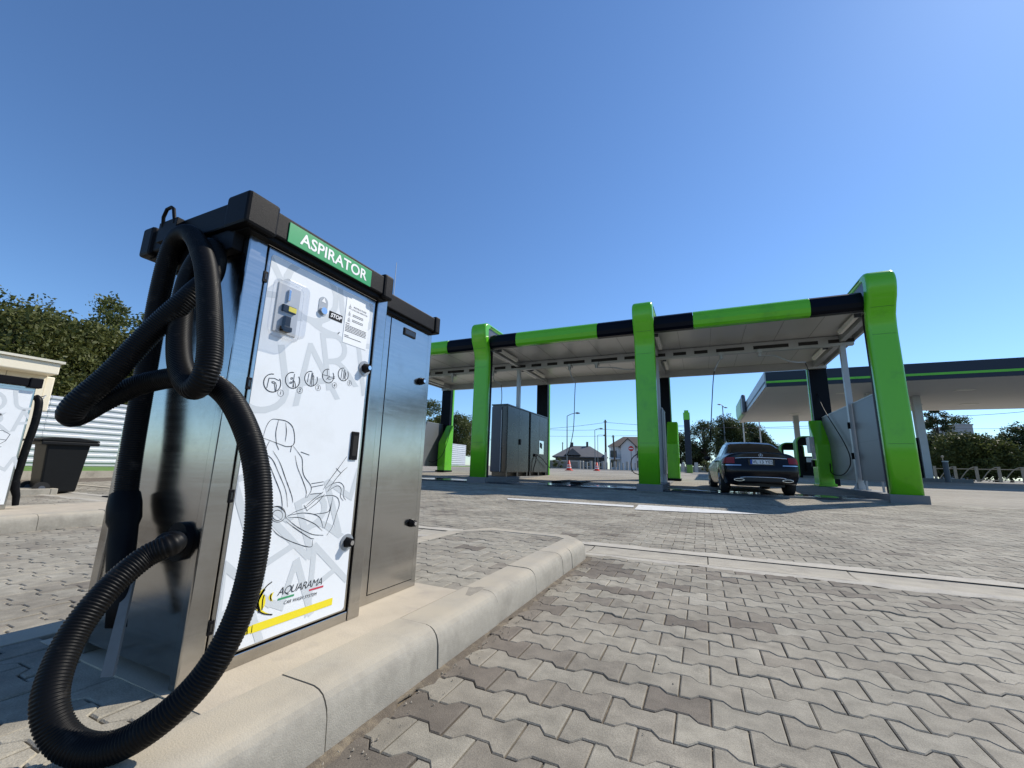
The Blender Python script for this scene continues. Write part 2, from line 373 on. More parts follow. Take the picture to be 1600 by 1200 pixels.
def corrugated(pts, R, pitch=.0068, n=20, spp=4):
    q = resample(smooth_path(pts, 14), pitch/spp)
    # rounding pass keeps the bends soft
    Q = np.array(q)
    for _ in range(8): Q[1:-1] = .5*Q[1:-1]+.25*(Q[:-2]+Q[2:])
    prof = [1.0, .985, .915, .985]
    return MB().tube(Q, [R*prof[i % spp] for i in range(len(Q))], n)

#@@GROUND
# ------------------------------------------------------------------ ground sheet
def build_ground():
    xs = sorted(set([-600, -300, -150, -80, -50]+list(np.arange(-36, 37, 3.0))+[50, 80, 150, 300, 600]))
    ys = sorted(set([-200, -60, -20, -8, -3, 0, 3.9, 5, 7, 9, 11, 13.3, 14.5, 17, 19.5, 22, 25, 28, 34, 45, 70, 120, 250, 600, 1200]))
    mb = MB(); mb.add([(x, y, gz(y)-(.06 if -19 < y < 13.2 and -36 < x < 16 else .006)) for y in ys for x in xs], [(j*len(xs)+i, j*len(xs)+i+1, (j+1)*len(xs)+i+1, (j+1)*len(xs)+i) for j in range(len(ys)-1) for i in range(len(xs)-1)])
    struct('ground', mb, GROUND)
build_ground()
def pavers(name, region, zfun, bevel_d, seed, skip=None):
    x0, x1, y0, y1 = region; Lx, p, a, g = .1985, .134, .0155, .0048
    rng = np.random.default_rng(seed); n0 = int(math.floor((y0-1.754)/p)); n1 = int(math.ceil((y1-1.754)/p))
    C = []
    for n in range(n0, n1+1):
        yc = 1.754+n*p
        k0 = int(math.floor((x0+.117)/Lx))-1; k1 = int(math.ceil((x1+.117)/Lx))+1
        for k in range(k0, k1):
            xc = -.117+(k+.5)*Lx+(0 if n % 2 == 0 else Lx/2)
            if x0 <= xc <= x1 and y0 <= yc <= y1 and not (skip and skip(xc, yc)): C.append((xc, yc))
    C = np.array(C)
    # keep only what the photo could see, with a wide margin
    d = np.c_[C, np.zeros(len(C))]-np.array([0, 0, H]); c = d @ RM
    with np.errstate(all='ignore'):
        u = c[:, 0]/-c[:, 2]*F; v = -c[:, 1]/-c[:, 2]*F
    near = np.hypot(C[:, 0], C[:, 1]) < 4.5
    C = C[near | ((c[:, 2] < -.05) & (np.abs(u) < 1500) & (v < 1500))]
    hx, h = Lx/2-g/2, p/2
    xa, xb = .062, .036
    top = [(-hx, h+a), (-xa, h+a), (-xb, h-a), (xb, h-a), (xa, h+a), (hx, h+a)]
    ol = [(x, y-g/2) for x, y in top]; ol = ol+[(x, -y) for x, y in ol[::-1]]
    ol = np.array(ol[::-1])       # CCW or CW fixed below
    if np.sum(ol[:, 0]*np.roll(ol[:, 1], -1)-np.roll(ol[:, 0], -1)*ol[:, 1]) < 0: ol = ol[::-1]
    ins = ol-np.c_[np.sign(ol[:, 0])*np.where(np.abs(ol[:, 0]) > .08, bevel_d, 0), np.sign(ol[:, 1])*bevel_d]
    K = len(ol)
    rings = [np.c_[ol, np.full(K, -.03)], np.c_[ol, np.full(K, -bevel_d*.8)], np.c_[ins, np.zeros(K)]]
    base = np.vstack(rings); nv = len(base)
    fs = []
    for r in range(2):
        for i in range(K): fs.append((r*K+i, r*K+(i+1) % K, (r+1)*K+(i+1) % K, (r+1)*K+i))
    # the top: split into five quads so that it stays planar-safe (outline is concave)
    o2 = 2*K
    N = len(C); hz = rng.normal(0, .0011, N); tx = rng.normal(0, .007, N); ty = rng.normal(0, .007, N)
    blot = .5+.5*np.sin(C[:, 0]*2.1+1.3*np.sin(C[:, 1]*1.7))*np.sin(C[:, 1]*1.9+.8*np.sin(C[:, 0]*2.3)+.6)
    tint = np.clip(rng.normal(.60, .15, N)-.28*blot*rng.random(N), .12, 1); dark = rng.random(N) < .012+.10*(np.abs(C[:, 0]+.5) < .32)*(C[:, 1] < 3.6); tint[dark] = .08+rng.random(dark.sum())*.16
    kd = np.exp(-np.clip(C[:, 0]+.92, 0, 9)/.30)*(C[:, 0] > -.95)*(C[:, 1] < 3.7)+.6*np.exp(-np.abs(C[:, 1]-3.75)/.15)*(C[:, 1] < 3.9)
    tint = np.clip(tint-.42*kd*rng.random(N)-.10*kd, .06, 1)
    V = np.empty((N, nv, 3)); V[:, :, 0] = C[:, None, 0]+base[None, :, 0]+rng.normal(0, .0006, N)[:, None]
    V[:, :, 1] = C[:, None, 1]+base[None, :, 1]+rng.normal(0, .0006, N)[:, None]
    zc = np.array([zfun(y) for y in C[:, 1]]); sl = np.array([(zfun(y+.05)-zfun(y-.05))/.1 for y in C[:, 1]])
    V[:, :, 2] = zc[:, None]+hz[:, None]+base[None, :, 2]+base[None, :, 0]*tx[:, None]+base[None, :, 1]*(ty+sl)[:, None]
    nq = len(fs)
    loops = np.array([i for f in fs for i in f]+[o2+i for i in range(K)]); starts = np.array([4*i for i in range(nq)]+[4*nq]); tot = np.array([4]*nq+[K])
    AL = (loops[None, :]+(np.arange(N)*nv)[:, None]).ravel(); AS = (starts[None, :]+(np.arange(N)*len(loops))[:, None]).ravel(); AT = np.tile(tot, N)
    me = bpy.data.meshes.new(name); me.vertices.add(N*nv); me.vertices.foreach_set('co', V.ravel())
    me.loops.add(len(AL)); me.loops.foreach_set('vertex_index', AL.astype(np.int32)); me.polygons.add(len(AS)); me.polygons.foreach_set('loop_start', AS.astype(np.int32)); me.polygons.foreach_set('loop_total', AT.astype(np.int32))
    me.update(calc_edges=True)
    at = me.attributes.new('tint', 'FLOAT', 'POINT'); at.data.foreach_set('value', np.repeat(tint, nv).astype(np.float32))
    me.polygons.foreach_set('use_smooth', np.zeros(len(me.polygons), bool)); me.materials.append(PAV); me.validate()
    o = bpy.data.objects.new(name, me); COL.objects.link(o); tag(o, kind='structure')
    return o
ISL = lambda x, y: -2.12 < x < -.96 and y < 3.75
ISL2 = lambda x, y: -7.12 < x < -5.97 and y < 3.75
gut = lambda x, y: 3.86+.03*x < y < 4.34+.03*x
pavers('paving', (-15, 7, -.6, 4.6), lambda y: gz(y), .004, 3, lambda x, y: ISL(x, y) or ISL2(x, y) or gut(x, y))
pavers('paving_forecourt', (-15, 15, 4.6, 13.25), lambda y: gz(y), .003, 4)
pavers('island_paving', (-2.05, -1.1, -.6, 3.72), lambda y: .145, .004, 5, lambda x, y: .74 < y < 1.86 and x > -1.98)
def ground_extra():
    # joint sand under the near pavers
    mb = MB(); sl = lambda x, y: y+.03*x if 3 < y < 5 else y
    gx_ = list(range(-36, 17, 2)); ng = len(gx_)
    for rows in ((-2, 2.5, 3.2, 3.90), (4.30, 4.8, 7, 10, 13.25)): mb.add([(x, sl(x, y), gz(sl(x, y))-.0085) for y in rows for x in gx_], [(r*ng+i, r*ng+i+1, (r+1)*ng+i+1, (r+1)*ng+i) for r in range(len(rows)-1) for i in range(ng-1)])
    struct('joint_sand', mb, SAND)
    # gutter between the two paved fields: a shallow channel between mortar haunches
    mb = MB(); m2 = MB(); xs = np.arange(-16, 14.1, 1.0)
    pr = [(-.32, .0), (-.215, .002), (-.07, -.012), (.06, -.013), (.185, .0), (.30, .003)]
    rng = random.Random(2)
    for i in range(len(xs)-1):
        a, b = xs[i]+.004, xs[i+1]-.004; dz = rng.uniform(-.002, .002)
        v = [(x, 4.10+.03*x+q[0], gz(4.1)+q[1]+dz) for x in (a, b) for q in pr[1:5]]
        mb.add(v, [(k, k+4, k+5, k+1) for k in range(3)])
    fine = np.arange(-16, 14.01, .08)
    for s in (-1, 1):
        vs_ = []
        for x in fine:
            wv = .022*math.sin(x*7.3+s)+.018*math.sin(x*17.1)+rng.uniform(-.008, .008)
            yc = 4.10+.03*x
            e0, e1 = (yc-.185, yc-.295-wv) if s < 0 else (yc+.160, yc+.350+wv)
            vs_ += [(x, e0, gz(e0)+.004), (x, .5*(e0+e1), gz(e0)+.006), (x, e1, gz(e1)-.001)]
        n = len(fine)
        f_ = []
        for i in range(n-1):
            for k in range(2):
                q = (3*i+k, 3*(i+1)+k, 3*(i+1)+k+1, 3*i+k+1); f_.append(q if s > 0 else q[::-1])
        m2.add(vs_, f_, True)
    struct('gutter', mb, GUTM); struct('gutter_haunch', m2, HAUNCH)
    # dust strip along the kerb foot
    mb = MB(); ys = np.arange(-.5, 3.7, .03); v = []
    for y in ys:
        wv = .014+.010*math.sin(y*9)+.010*math.sin(y*23+1)+.007*math.sin(y*61)+rng.uniform(-.006, .006)
        v += [(-.93, y, .009), (-.915+wv*.4, y, .006), (-.915+wv*1.3, y, -.003)]
    mb.add(v, [(3*i+k, 3*i+k+1, 3*i+k+4, 3*i+k+3) for i in range(len(ys)-1) for k in range(2)], True); struct('kerb_dust', mb, SAND)
    mb = MB(); rp = random.Random(12)
    for k in range(420):
        y = rp.uniform(.2, 3.6); x = -.915+abs(rp.gauss(0, .05)) if k < 300 else rp.uniform(-.9, 2.5)
        r = rp.uniform(.0012, .0042) if k < 400 else rp.uniform(.004, .006); z = (.004 if k < 300 else .001)+gz(y)
        d = [Vector((rp.gauss(0, 1), rp.gauss(0, 1), rp.gauss(0, .6))) for _ in range(3)]
        mb.add([(x+r, y, z), (x, y+r*1.2, z), (x-r*.9, y, z), (x, y-r, z), (x+d[0].x*r*.2, y+d[0].y*r*.2, z+r*1.1), (x, y, z-r)], [(0, 1, 4), (1, 2, 4), (2, 3, 4), (3, 0, 4), (1, 0, 5), (2, 1, 5), (3, 2, 5), (0, 3, 5)])
    tag(struct('grit', mb, M('grit_stone', (.34, .29, .22), .9, 0, .5, 90)), kind='stuff')['label'] = 'loose grit and crumbs along the foot of the pale kerb'
    # painted markings
    mb = MB()
    def quad(pix, zo=.010):
        pts = []
        for p in pix:
            q = onz(*p, .08)
            for _ in range(6): q = onz(*p, gz(q.y)+zo)
            pts.append(q)
        mb.add(pts, [tuple(range(len(pts)))])
    quad([(793, 778.2), (990, 789.6), (990, 792.6), (793, 780.2)]); quad([(998, 788.5), (1100, 795), (1192, 803.5), (1100, 801), (991, 796)])
    quad([(1452, 765), (1501, 767.3), (1501, 769.2), (1452, 767)]); quad([(1565, 769.8), (1612, 772), (1612, 774), (1565, 771.8)]); quad([(1372, 758), (1386, 758.6), (1386, 759.6), (1372, 759)])
    struct('road_markings', mb, PAINT)
    # wash-bay floors, island slabs
    mb = MB(); mb.box(-13.0, -7.83, 13.32, 20.9, .05, .178); mb.box(-7.03, -1.87, 13.32, 20.9, .05, .178); mb.box(-1.09, 4.13, 13.32, 20.9, .05, .178)
    struct('wash_bay_floor', mb, WET)
    mb = MB()
    for cx in COLX: mb.box(cx-.375, cx+.375, 13.28, 21.2, -.1, .33)
    struct('bay_island_slab', mb, SLABM, .012)
COLX = [-13.39, -7.43, -1.475, 4.51]
ground_extra()
def kerbs():
    mb = MB(); prof = [(-1.115, -.05), (-.922, -.05), (-.930, .085), (-.934, .105), (-.942, .122), (-.953, .135), (-.968, .144), (-.988, .1485), (-1.01, .149), (-1.115, .149)]
    js = [-1.6, -1.09, -.585, -.08, .42, .925, 1.43, 1.934, 2.444, 2.967, 3.19, 3.58]
    rk = random.Random(6)
    for a, b in zip(js[:-1], js[1:]):
        n = len(prof); dx, dz = rk.uniform(-.0025, .0025), rk.uniform(-.002, .002)
        ysn = [a+.0024]+[a+(b-a)*k/7 for k in range(1, 7)]+[b-.0024]
        v = [(p[0]+dx+rk.uniform(-.0006, .0006), y, p[1]+dz) for y in ysn for p in prof]
        mb.add(v, [(r*n+k, r*n+k+1, (r+1)*n+k+1, (r+1)*n+k) for r in range(7) for k in range(n-1)], True)
        for y in (a+.0024, b-.0024): mb.add([(p[0]+dx, y, p[1]+dz) for p in prof], [tuple(range(n))])
    pl = [(-2.175, -.05), (-2.175, .13), (-2.155, .149), (-2.03, .149), (-2.03, -.05)]
    js2 = [-1.6, -1.1, -.6, -.1, .4, .9, 1.4, 1.9, 2.4, 2.9, 3.4]
    for a, b in zip(js2[:-1], js2[1:]): mb.prism(pl, 'y', a+.002, b-.002)
    # far end with chamfered corners, laid as mitred pieces
    def piece(o0, o1, i1, i0):
        v = []
        for p, q in ((o0, i0), (o1, i1)):
            p, q = Vector(p), Vector(q); d = (q-p).normalized()
            v += [(p.x, p.y, -.05), (p.x+d.x*.006, p.y+d.y*.006, .095), (p.x+d.x*.018, p.y+d.y*.018, .128), (p.x+d.x*.045, p.y+d.y*.045, .149), (q.x, q.y, .149), (q.x, q.y, -.05)]
        mb.add(v, [(k, (k+1) % 6, 6+(k+1) % 6, 6+k) for k in range(6)]+[(5, 4, 3, 2, 1, 0), (6, 7, 8, 9, 10, 11)])
    piece((-.925, 3.583), (-1.12, 3.82), (-1.20, 3.65), (-1.115, 3.583))
    piece((-1.123, 3.82), (-1.52, 3.82), (-1.52, 3.65), (-1.203, 3.65)); piece((-1.523, 3.82), (-1.92, 3.82), (-1.86, 3.65), (-1.523, 3.65))
    piece((-1.923, 3.82), (-2.175, 3.403), (-2.03, 3.403), (-1.863, 3.65))
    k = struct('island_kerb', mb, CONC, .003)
    k2 = k.copy(); COL.objects.link(k2); k2.location = (-5.03, 0, 0)
    mb = MB(); mb.box(-1.985, -1.117, .715, 1.865, .02, .1475); p = struct('island_pad', mb, PAD)
    mb = MB(); mb.box(-7.06, -6.147, -.6, 3.68, .02, .1455); struct('island_top', mb, PAD)
kerbs()
#@@VACUUM
# ------------------------------------------------------------------ the near vacuum station
XF, Y0, Y1, ZB, ZT, XB = -1.272, .738, 1.372, .1475, 1.475, -1.785
WATER = []
def vacuum():
    t = thing('vacuum_station', 'stainless steel vacuum cabinet with green sign on its black lid and a looping black hose', 'car vacuum', (-1.5, 1.05, ZB))
    mb = MB(); mb.box(XB, XF-.02, Y0, Y1, ZB+.03, 1.47); obj('body', mb, STEEL, t, .003)
    # corner pillars, bottom rail, top rail
    for a, b in ((Y0-.002, .797), (1.314, Y1+.002)):
        mb = MB(); mb.box(XF-.03, XF+.004, a, b, ZB, 1.478); obj('corner_pillar', mb, STEEL, t, .004)
    for a, b in ((Y0-.003, Y0+.05),):
        mb = MB(); mb.box(XB-.012, XB+.035, a-.003, b, ZB, 1.45); obj('corner_pillar', mb, STEEL, t, .004)
    mb = MB(); mb.box(XF-.03, XF+.002, .799, 1.309, ZB, .183); obj('bottom_rail', mb, STEEL, t, .002)
    mb = MB(); mb.box(XF-.05, XF-.001, .799, 1.309, 1.446, 1.478); obj('top_rail', mb, STEEL, t, .002)
    # dark gap behind the door
    mb = MB(); mb.box(XF-.022, XF-.012, .798, 1.310, .183, 1.447); obj('door_gasket', mb, BLACKS, t)
    dr = obj('door', MB().box(XF-.012, XF+.003, .802, 1.299, .190, 1.441), STEEL, t, .002)
    X = XF+.0045
    mb = MB(); rr = .012; pts = []
    a0, a1, b0, b1 = .813, 1.288, .196, 1.420
    for cx, cy, s in ((a1-rr, b1-rr, 0), (a0+rr, b1-rr, 90), (a0+rr, b0+rr, 180), (a1-rr, b0+rr, 270)):
        for k in range(4): an = R_(s+30*k); pts.append((cx+rr*math.cos(an), cy+rr*math.sin(an)))
    mb.prism(pts, 'x', XF+.0031, X); pan = obj('graphic_panel', mb, WHITEP, dr)
    # grey watermark letters, clipped at the panel edge
    clip = [((X, a0+.002, 0), (0, -1, 0)), ((X, a1-.002, 0), (0, 1, 0)), ((X, 0, b0+.002), (0, 0, -1)), ((X, 0, b1-.002), (0, 0, 1))]
    ms = []
    for txt, y, z, sz, rot in (('A', .83, 1.30, .34, 14), ('Q', .985, 1.335, .34, 14), ('U', 1.20, 1.37, .34, 14), ('U', .845, .985, .33, 16), ('A', 1.035, 1.045, .33, 16), ('R', 1.135, 1.115, .33, 16), ('P', 1.30, 1.12, .33, 16), ('R', 1.13, .52, .33, 24), ('A', .98, .46, .33, 24), ('M', 1.27, .60, .33, 24), ('A', .86, .34, .33, 24), ('M', 1.02, .27, .33, 24), ('A', 1.17, .345, .33, 24), ('R', .90, .60, .33, 24)):
        ms.append(text_mb(txt, sz, frame_px(Vector((X+.0002+.00004*len(ms), y, z)), R_(rot)), clip=clip, bold=-.004))
    for m_ in ms:
        if m_.f: obj('watermark_letter', m_, INKG, pan)
    X1 = X+.0009
    # seat sketch: strokes read off the photo and put on the panel's own plane
    def q(a, b): p = onx(300+.36664*a, 620+.36664*b, X1); return (p.y, p.z)
    ST = [[(303,175),(318,125),(340,97),(370,97),(405,105),(430,130),(438,175),(432,205),(405,212),(370,200),(330,185),(303,175)], [(370,97),(358,150),(360,195)], [(400,110),(403,150),(398,190)],
     [(358,195),(370,225)], [(425,208),(420,235)], [(330,190),(318,215),(315,240),(345,270),(370,325),(400,400),(408,470)], [(303,250),(330,290),(355,350),(378,410),(385,460),(382,485)],
     [(432,210),(455,240),(470,265),(472,310),(480,340),(505,375),(508,400),(490,430)], [(345,230),(375,280),(400,350),(425,420),(430,450)], [(440,250),(450,300),(470,350),(487,400),(485,430)],
     [(345,470),(370,470),(395,490),(400,520)], [(400,515),(440,490),(490,470),(540,430),(590,420),(620,430),(628,460),(615,500),(600,550),(575,590)], [(400,515),(450,555),(510,585),(560,590)], [(400,530),(440,560),(500,600),(520,605)],
     [(410,505),(480,495),(540,510),(560,560)], [(520,500),(580,490),(592,455)], [(410,515),(460,515),(520,540),(555,570)], [(340,560),(370,590),(430,620),(505,640),(515,610)],
     [(480,470),(520,435),(560,405)], [(490,485),(535,450),(565,415)], [(478,462),(492,487)], [(570,390),(600,370),(630,365),(648,385),(645,420),(655,440)], [(575,405),(605,385),(625,380),(636,395),(633,425),(645,443)],
     [(560,395),(590,350),(620,310),(660,255)], [(580,400),(610,355),(640,320),(662,300)], [(615,305),(635,325)], [(510,370),(560,362)], [(510,385),(560,375)], [(505,415),(555,410)], [(600,425),(590,480),(565,560)], [(465,235),(500,248)],
     [(365+22*math.cos(i*.6), 505+22*math.sin(i*.6)) for i in range(12)], [(365+34*math.cos(i*.6), 500+34*math.sin(i*.6)) for i in range(12)]]
    mb = MB(); rng = random.Random(4)
    for s_ in ST:
        sp = smooth_path([(a, b, 0) for a, b in s_], 5) if len(s_) > 2 else [(a, b, 0) for a, b in s_]
        P = [q(p[0], p[1]) for p in sp]; n = len(P)
        for i in range(n-1): ribbon(mb, P[i:i+2], .0016*(.6+.8*math.sin(math.pi*(i+.5)/n))*rng.uniform(.8, 1.15), X1)
    obj('seat_sketch', mb, INK, pan)
    # five pictograms
    mb = MB(); ms = []
    for i, (cx, cy, r_, nx, ny) in enumerate(((155,1070,85,232,1165),(345,1045,75,412,1140),(518,1030,70,583,1115),(678,1005,65,737,1092),(820,990,60,877,1072))):
        def q2(a, b): p = onx(400+a/6, 420+b/6, X1); return Vector((p.y, p.z))
        c = q2(cx, cy); rad = (q2(cx, cy+r_)-c).length
        ribbon(mb, [(c.x+rad*math.cos(R_(90+k*14)), c.y+rad*math.sin(R_(90+k*14))) for k in range(26)][:23 if i != 2 else 22], .0026, X1)
        s = rad
        F_ = [[[(-.6,-.7),(-.5,.5)],[(-.5,.5),(.2,.6),(.8,.45)],[(-.1,.15),(.15,.2),(.4,.1),(.55,-.2),(.6,-.9)],[(-.1,.15),(0,.0),(.25,.0)],[(.25,0),(.4,-.5),(.5,-1)]],
              [[(.15,.9),(.15,-.9)],[(-.3,.3),(-.05,.35),(-.05,.15),(-.3,.1),(-.3,.3)],[(-.35,-.3),(-.1,-.25),(-.1,-.45),(-.35,-.5),(-.35,-.3)],[(0,0),(.3,-.1),(.5,-.5),(.6,-1)],[(0,-.15),(.15,-.4),(.3,-.9)]],
              [[(-.45,.7),(-.55,-.6)],[(.05,.95),(-.05,-.9)],[(.2,.9),(.15,-.6),(.3,-1)],[(.3,.6),(.45,.3),(.4,-.2),(.55,-.9)],[(.2,.3),(.4,.35)],[(.2,.0),(.4,.05)]],
              [[(-1,.0),(.3,.0)],[(-.3,.9),(-.2,.1)],[(-.1,-.3),(.3,-.1),(.8,.0),(1.3,.15)],[(-.1,-.3),(.1,-.5),(.5,-.4),(.9,-.2),(1.3,-.1)],[(-.3,-.6),(.0,-.3)]],
              [[(-.35,.8),(-.4,-.8)],[(.1,.9),(.05,-.9)],[(.25,.85),(.35,.2),(.3,-.7)],[(.25,.5),(.5,.3),(.45,-.3),(.6,-1)],[(.3,.0),(.5,.05)]]][i]
        for st in F_: ribbon(mb, [(c.x+a*s*.92, c.y+b*s*.92) for a, b in st], .0019, X1)
        k = q2(nx, ny); ribbon(mb, [(k.x+.011*math.cos(a*.5), k.y+.011*math.sin(a*.5)) for a in range(14)], .0010, X1)
        ms.append(text_mb(str(i+1), .017, frame_px(Vector((X1+.0003, k.x, k.y)))))
    obj('pictograms', join(mb, *ms), INK, pan)
    # logo
    def q3(a, b): p = onx(370+.15*a, 840+.15*b, X1); return Vector((X1, p.y, p.z))
    rot = 0
    A = q3(435, 590); B = q3(905, 470); ang = math.atan2(B.z-A.z, B.y-A.y)
    mid = (q3(670, 510)+Vector((.0004, 0, 0)))
    t1 = text_mb('AQUARAMA', .078, frame_px(mid, ang), shear=.28, bold=-.0006, space=.86)
    y_ = [v[1] for v in t1.v]; wd_ = max(y_)-min(y_); want = (B-A).length*.98
    t1.v = [(v[0], mid.y+(v[1]-mid.y)*want/wd_, mid.z+(v[2]-mid.z)*want/wd_*1.0) for v in t1.v]
    m2_ = q3(664, 632)+Vector((.0004, 0, 0)); t2 = text_mb('CAR WASH SYSTEM', .030, frame_px(m2_, ang), shear=.25)
    y_ = [v[1] for v in t2.v]; wd_ = max(y_)-min(y_); want = (q3(838, 580)-q3(492, 690)).length
    t2.v = [(v[0], m2_.y+(v[1]-m2_.y)*want/wd_, m2_.z+(v[2]-m2_.z)*want/wd_) for v in t2.v]
    lg = obj('logo_lettering', join(t1, t2), INK, pan)
    def line(name, a, b, w_, m):
        mb = MB(); a, b = q3(*a), q3(*b); ribbon(mb, [(a.y, a.z), (b.y, b.z)], w_, X1+.0002); return obj(name, mb, m, pan)
    line('logo_green_line', (432, 645), (592, 598), .006, INKGR); line('logo_red_line', (757, 548), (897, 507), .006, INKR); line('yellow_bar', (175, 948), (978, 668), .024, INKY)
    for a, b in (((122, 965), (140, 958)), ((75, 985), (93, 977)), ((22, 1003), (42, 996)), ((-30, 1022), (-10, 1014))): line('yellow_dash', a, b, .020, INKY)
    fish = [(365,462),(330,490),(290,525),(255,550),(215,590),(180,625),(152,665),(150,700),(185,740),(230,775),(280,795),(368,802),(300,780),(262,755),(285,720),(298,680),(300,640),(295,610),(270,585),(285,545),(320,500)]
    mb = MB(); P = [q3(*p) for p in fish]; mb.add([(X1, p.y, p.z) for p in P], [tuple(range(len(P)))])
    tail = [(388,562),(350,590),(330,620),(332,645),(350,660),(378,664),(366,645),(365,620),(375,590)]
    P = [q3(*p) for p in tail]; mb.add([(X1, p.y, p.z) for p in P], [tuple(range(len(P)))])
    fo = obj('fish_emblem', mb, INKY, pan)
    mb = MB()
    for s_, w_ in (([(285,545),(262,580),(225,650),(218,700),(235,770)], .008), ([(240,560),(205,620),(190,680),(200,745)], .006), ([(195,610),(170,660),(168,720)], .004), ([(365,462),(320,497),(285,540)], .0035), ([(240,775),(290,795),(368,802)], .0035), ([(285,600),(270,650),(262,750)], .004), ([(360,585),(350,620),(358,655)], .004)):
        P = [q3(p[0], p[1]) for p in smooth_path([(a, b, 0) for a, b in s_], 4)]; ribbon(mb, [(p.y, p.z) for p in P], w_, X1+.0003)
    obj('fish_stripes', mb, INK, fo)
    # instruction sheet
    sh = obj('instruction_sheet', MB().box(X, X+.0015, 1.140, 1.266, 1.208, 1.402), M('paper_white', (.84, .85, .85), .5, 0, .01), pan)
    mb = MB(); ms = []; XS = X+.0020
    ms.append(text_mb('INSTRUCTIUNI', .0105, frame_px(Vector((XS, 1.178, 1.366))), 'LEFT')); ms.append(text_mb('UTILIZARE ASPIRATOR', .0085, frame_px(Vector((XS, 1.170, 1.354))), 'LEFT'))
    rng = random.Random(8)
    for z, x0, n in ((1.334, 1.178, 1), (1.328, 1.178, 1), (1.312, 1.178, 1), (1.306, 1.178, 1), (1.290, 1.147, 0), (1.282, 1.147, 2), (1.276, 1.147, 2), (1.270, 1.147, 2), (1.264, 1.147, 2), (1.258, 1.147, 2), (1.240, 1.147, 0), (1.234, 1.147, 1)):
        x = x0; end = {0: x0+.02, 1: 1.235, 2: 1.258}[n]
        while x < end: l = rng.uniform(.004, .011); ribbon(mb, [(x, z), (min(x+l, end), z)], .0026, XS); x += l+.003
    for z in (1.362, 1.333, 1.308):
        ribbon(mb, [(1.152, z-.008), (1.168, z-.008)], .001, XS); ribbon(mb, [(1.160, z-.006), (1.160, z+.010)], .0012, XS)
        ribbon(mb, [(1.160+.006*math.cos(k*.6), z-.001+.004*math.sin(k*.6)) for k in range(12)], .0008, XS)
    obj('sheet_print', join(mb, *ms), INK, sh)
    # stop label, button plate
    st = obj('stop_label', MB().box(X, X+.001, 1.064, 1.128, 1.281, 1.311), BLACKS, pan)
    obj('stop_lettering', text_mb('STOP', .0215, frame_px(Vector((X+.0016, 1.096, 1.296))), bold=.0008, shear=.2), INKW, st)
    pts = [(1.033+.020*math.cos(R_(a)), 1.333+.020*math.sin(R_(a))) for a in range(0, 181, 20)]+[(1.033+.020*math.cos(R_(a)), 1.297+.020*math.sin(R_(a))) for a in range(180, 361, 20)]
    bp = obj('button_plate', MB().prism(pts, 'x', X, X+.0015), PLATEG, pan)
    obj('arrow_mark', MB().prism([(1.023, 1.332), (1.043, 1.332), (1.033, 1.350)], 'x', X+.0016, X+.0022), INKW, bp)
    obj('start_button', MB().cyl((X+.0015, 1.033, 1.297), 'x', .013, .010, 20), CHROME, bp, .002)
    # coin unit under a clear cover
    cu = obj('coin_plate', MB().box(X, X+.004, .848, .934, 1.162, 1.335), M('coin_plate_grey', (.50, .52, .54), .45, 0, .04), pan, .012)
    obj('coin_slot_block', MB().box(X+.004, X+.014, .868, .918, 1.238, 1.262), BLACKP, cu, .002)
    obj('coin_slot_label', MB().box(X+.014, X+.0155, .888, .917, 1.242, 1.259), INKY, cu)
    obj('coin_return', MB().box(X+.004, X+.020, .876, .899, 1.180, 1.222), BLACKP, cu, .003)
    obj('coin_return_lip', MB().box(X+.004, X+.026, .870, .904, 1.168, 1.186), BLACKP, cu, .004)
    obj('coin_lever', MB().box(X+.004, X+.012, .884, .892, 1.278, 1.320), CHROME, cu, .002)
    mb = MB(); x0, x1 = X+.0005, X+.048
    a0, a1, b0, b1 = .838, .944, 1.150, 1.342; th = .003
    def rr_(a0, a1, b0, b1, r): 
        o = []
        for cx, cy, s in ((a1-r, b1-r, 0), (a0+r, b1-r, 90), (a0+r, b0+r, 180), (a1-r, b0+r, 270)):
            for k in range(5): an = R_(s+22.5*k); o.append((cx+r*math.cos(an), cy+r*math.sin(an)))
        return o
    o0 = rr_(a0-.006, a1+.006, b0-.006, b1+.006, .024); o1 = rr_(a0, a1, b0, b1, .022); o2 = rr_(a0+.008, a1-.008, b0+.008, b1-.008, .016); n = len(o0)
    v = [(x0, *p) for p in o0]+[(x0+.004, *p) for p in o1]+[(x1-.010, *p) for p in o1]+[(x1, *p) for p in o2]
    mb.add(v, [(r*n+i, r*n+(i+1) % n, (r+1)*n+(i+1) % n, (r+1)*n+i) for r in range(3) for i in range(n)]+[tuple(3*n+i for i in range(n))]); obj('clear_cover', mb, CLEAR, cu)
    # lock knobs, pull handle, hinges
    def lock(y, z, par, x, plate=True):
        if plate: k = obj('lock_escutcheon', MB().cyl((x, y, z), 'x', .031, .004, 24), PLATEG, par)
        mb = MB(); mb.cyl((x+.004, y, z), 'x', .021, .024, 6, .016)
        k = obj('lock_knob', mb, BLACKP, par, .003); obj('lock_barrel', MB().cyl((x+.028, y, z), 'x', .009, .004, 14), CHROME, k)
    lock(1.270, 1.130, dr, X); lock(1.268, .440, dr, X)
    h = obj('pull_handle', MB().box(X, X+.006, 1.236, 1.276, .752, .864), BLACKP, dr, .003); obj('handle_recess', MB().box(X+.006, X+.0068, 1.245, 1.268, .768, .848), M('recess_black', (.003, .003, .003), .8), h)
    for z in (1.331, .975, .636, .282):
        hg = obj('hinge', MB().box(XF+.004, XF+.007, .793, .809, z-.019, z+.019), BLACKP, t, .002); obj('hinge_pin', MB().box(XF+.007, XF+.008, .798, .804, z-.010, z+.010), STEEL2, hg)
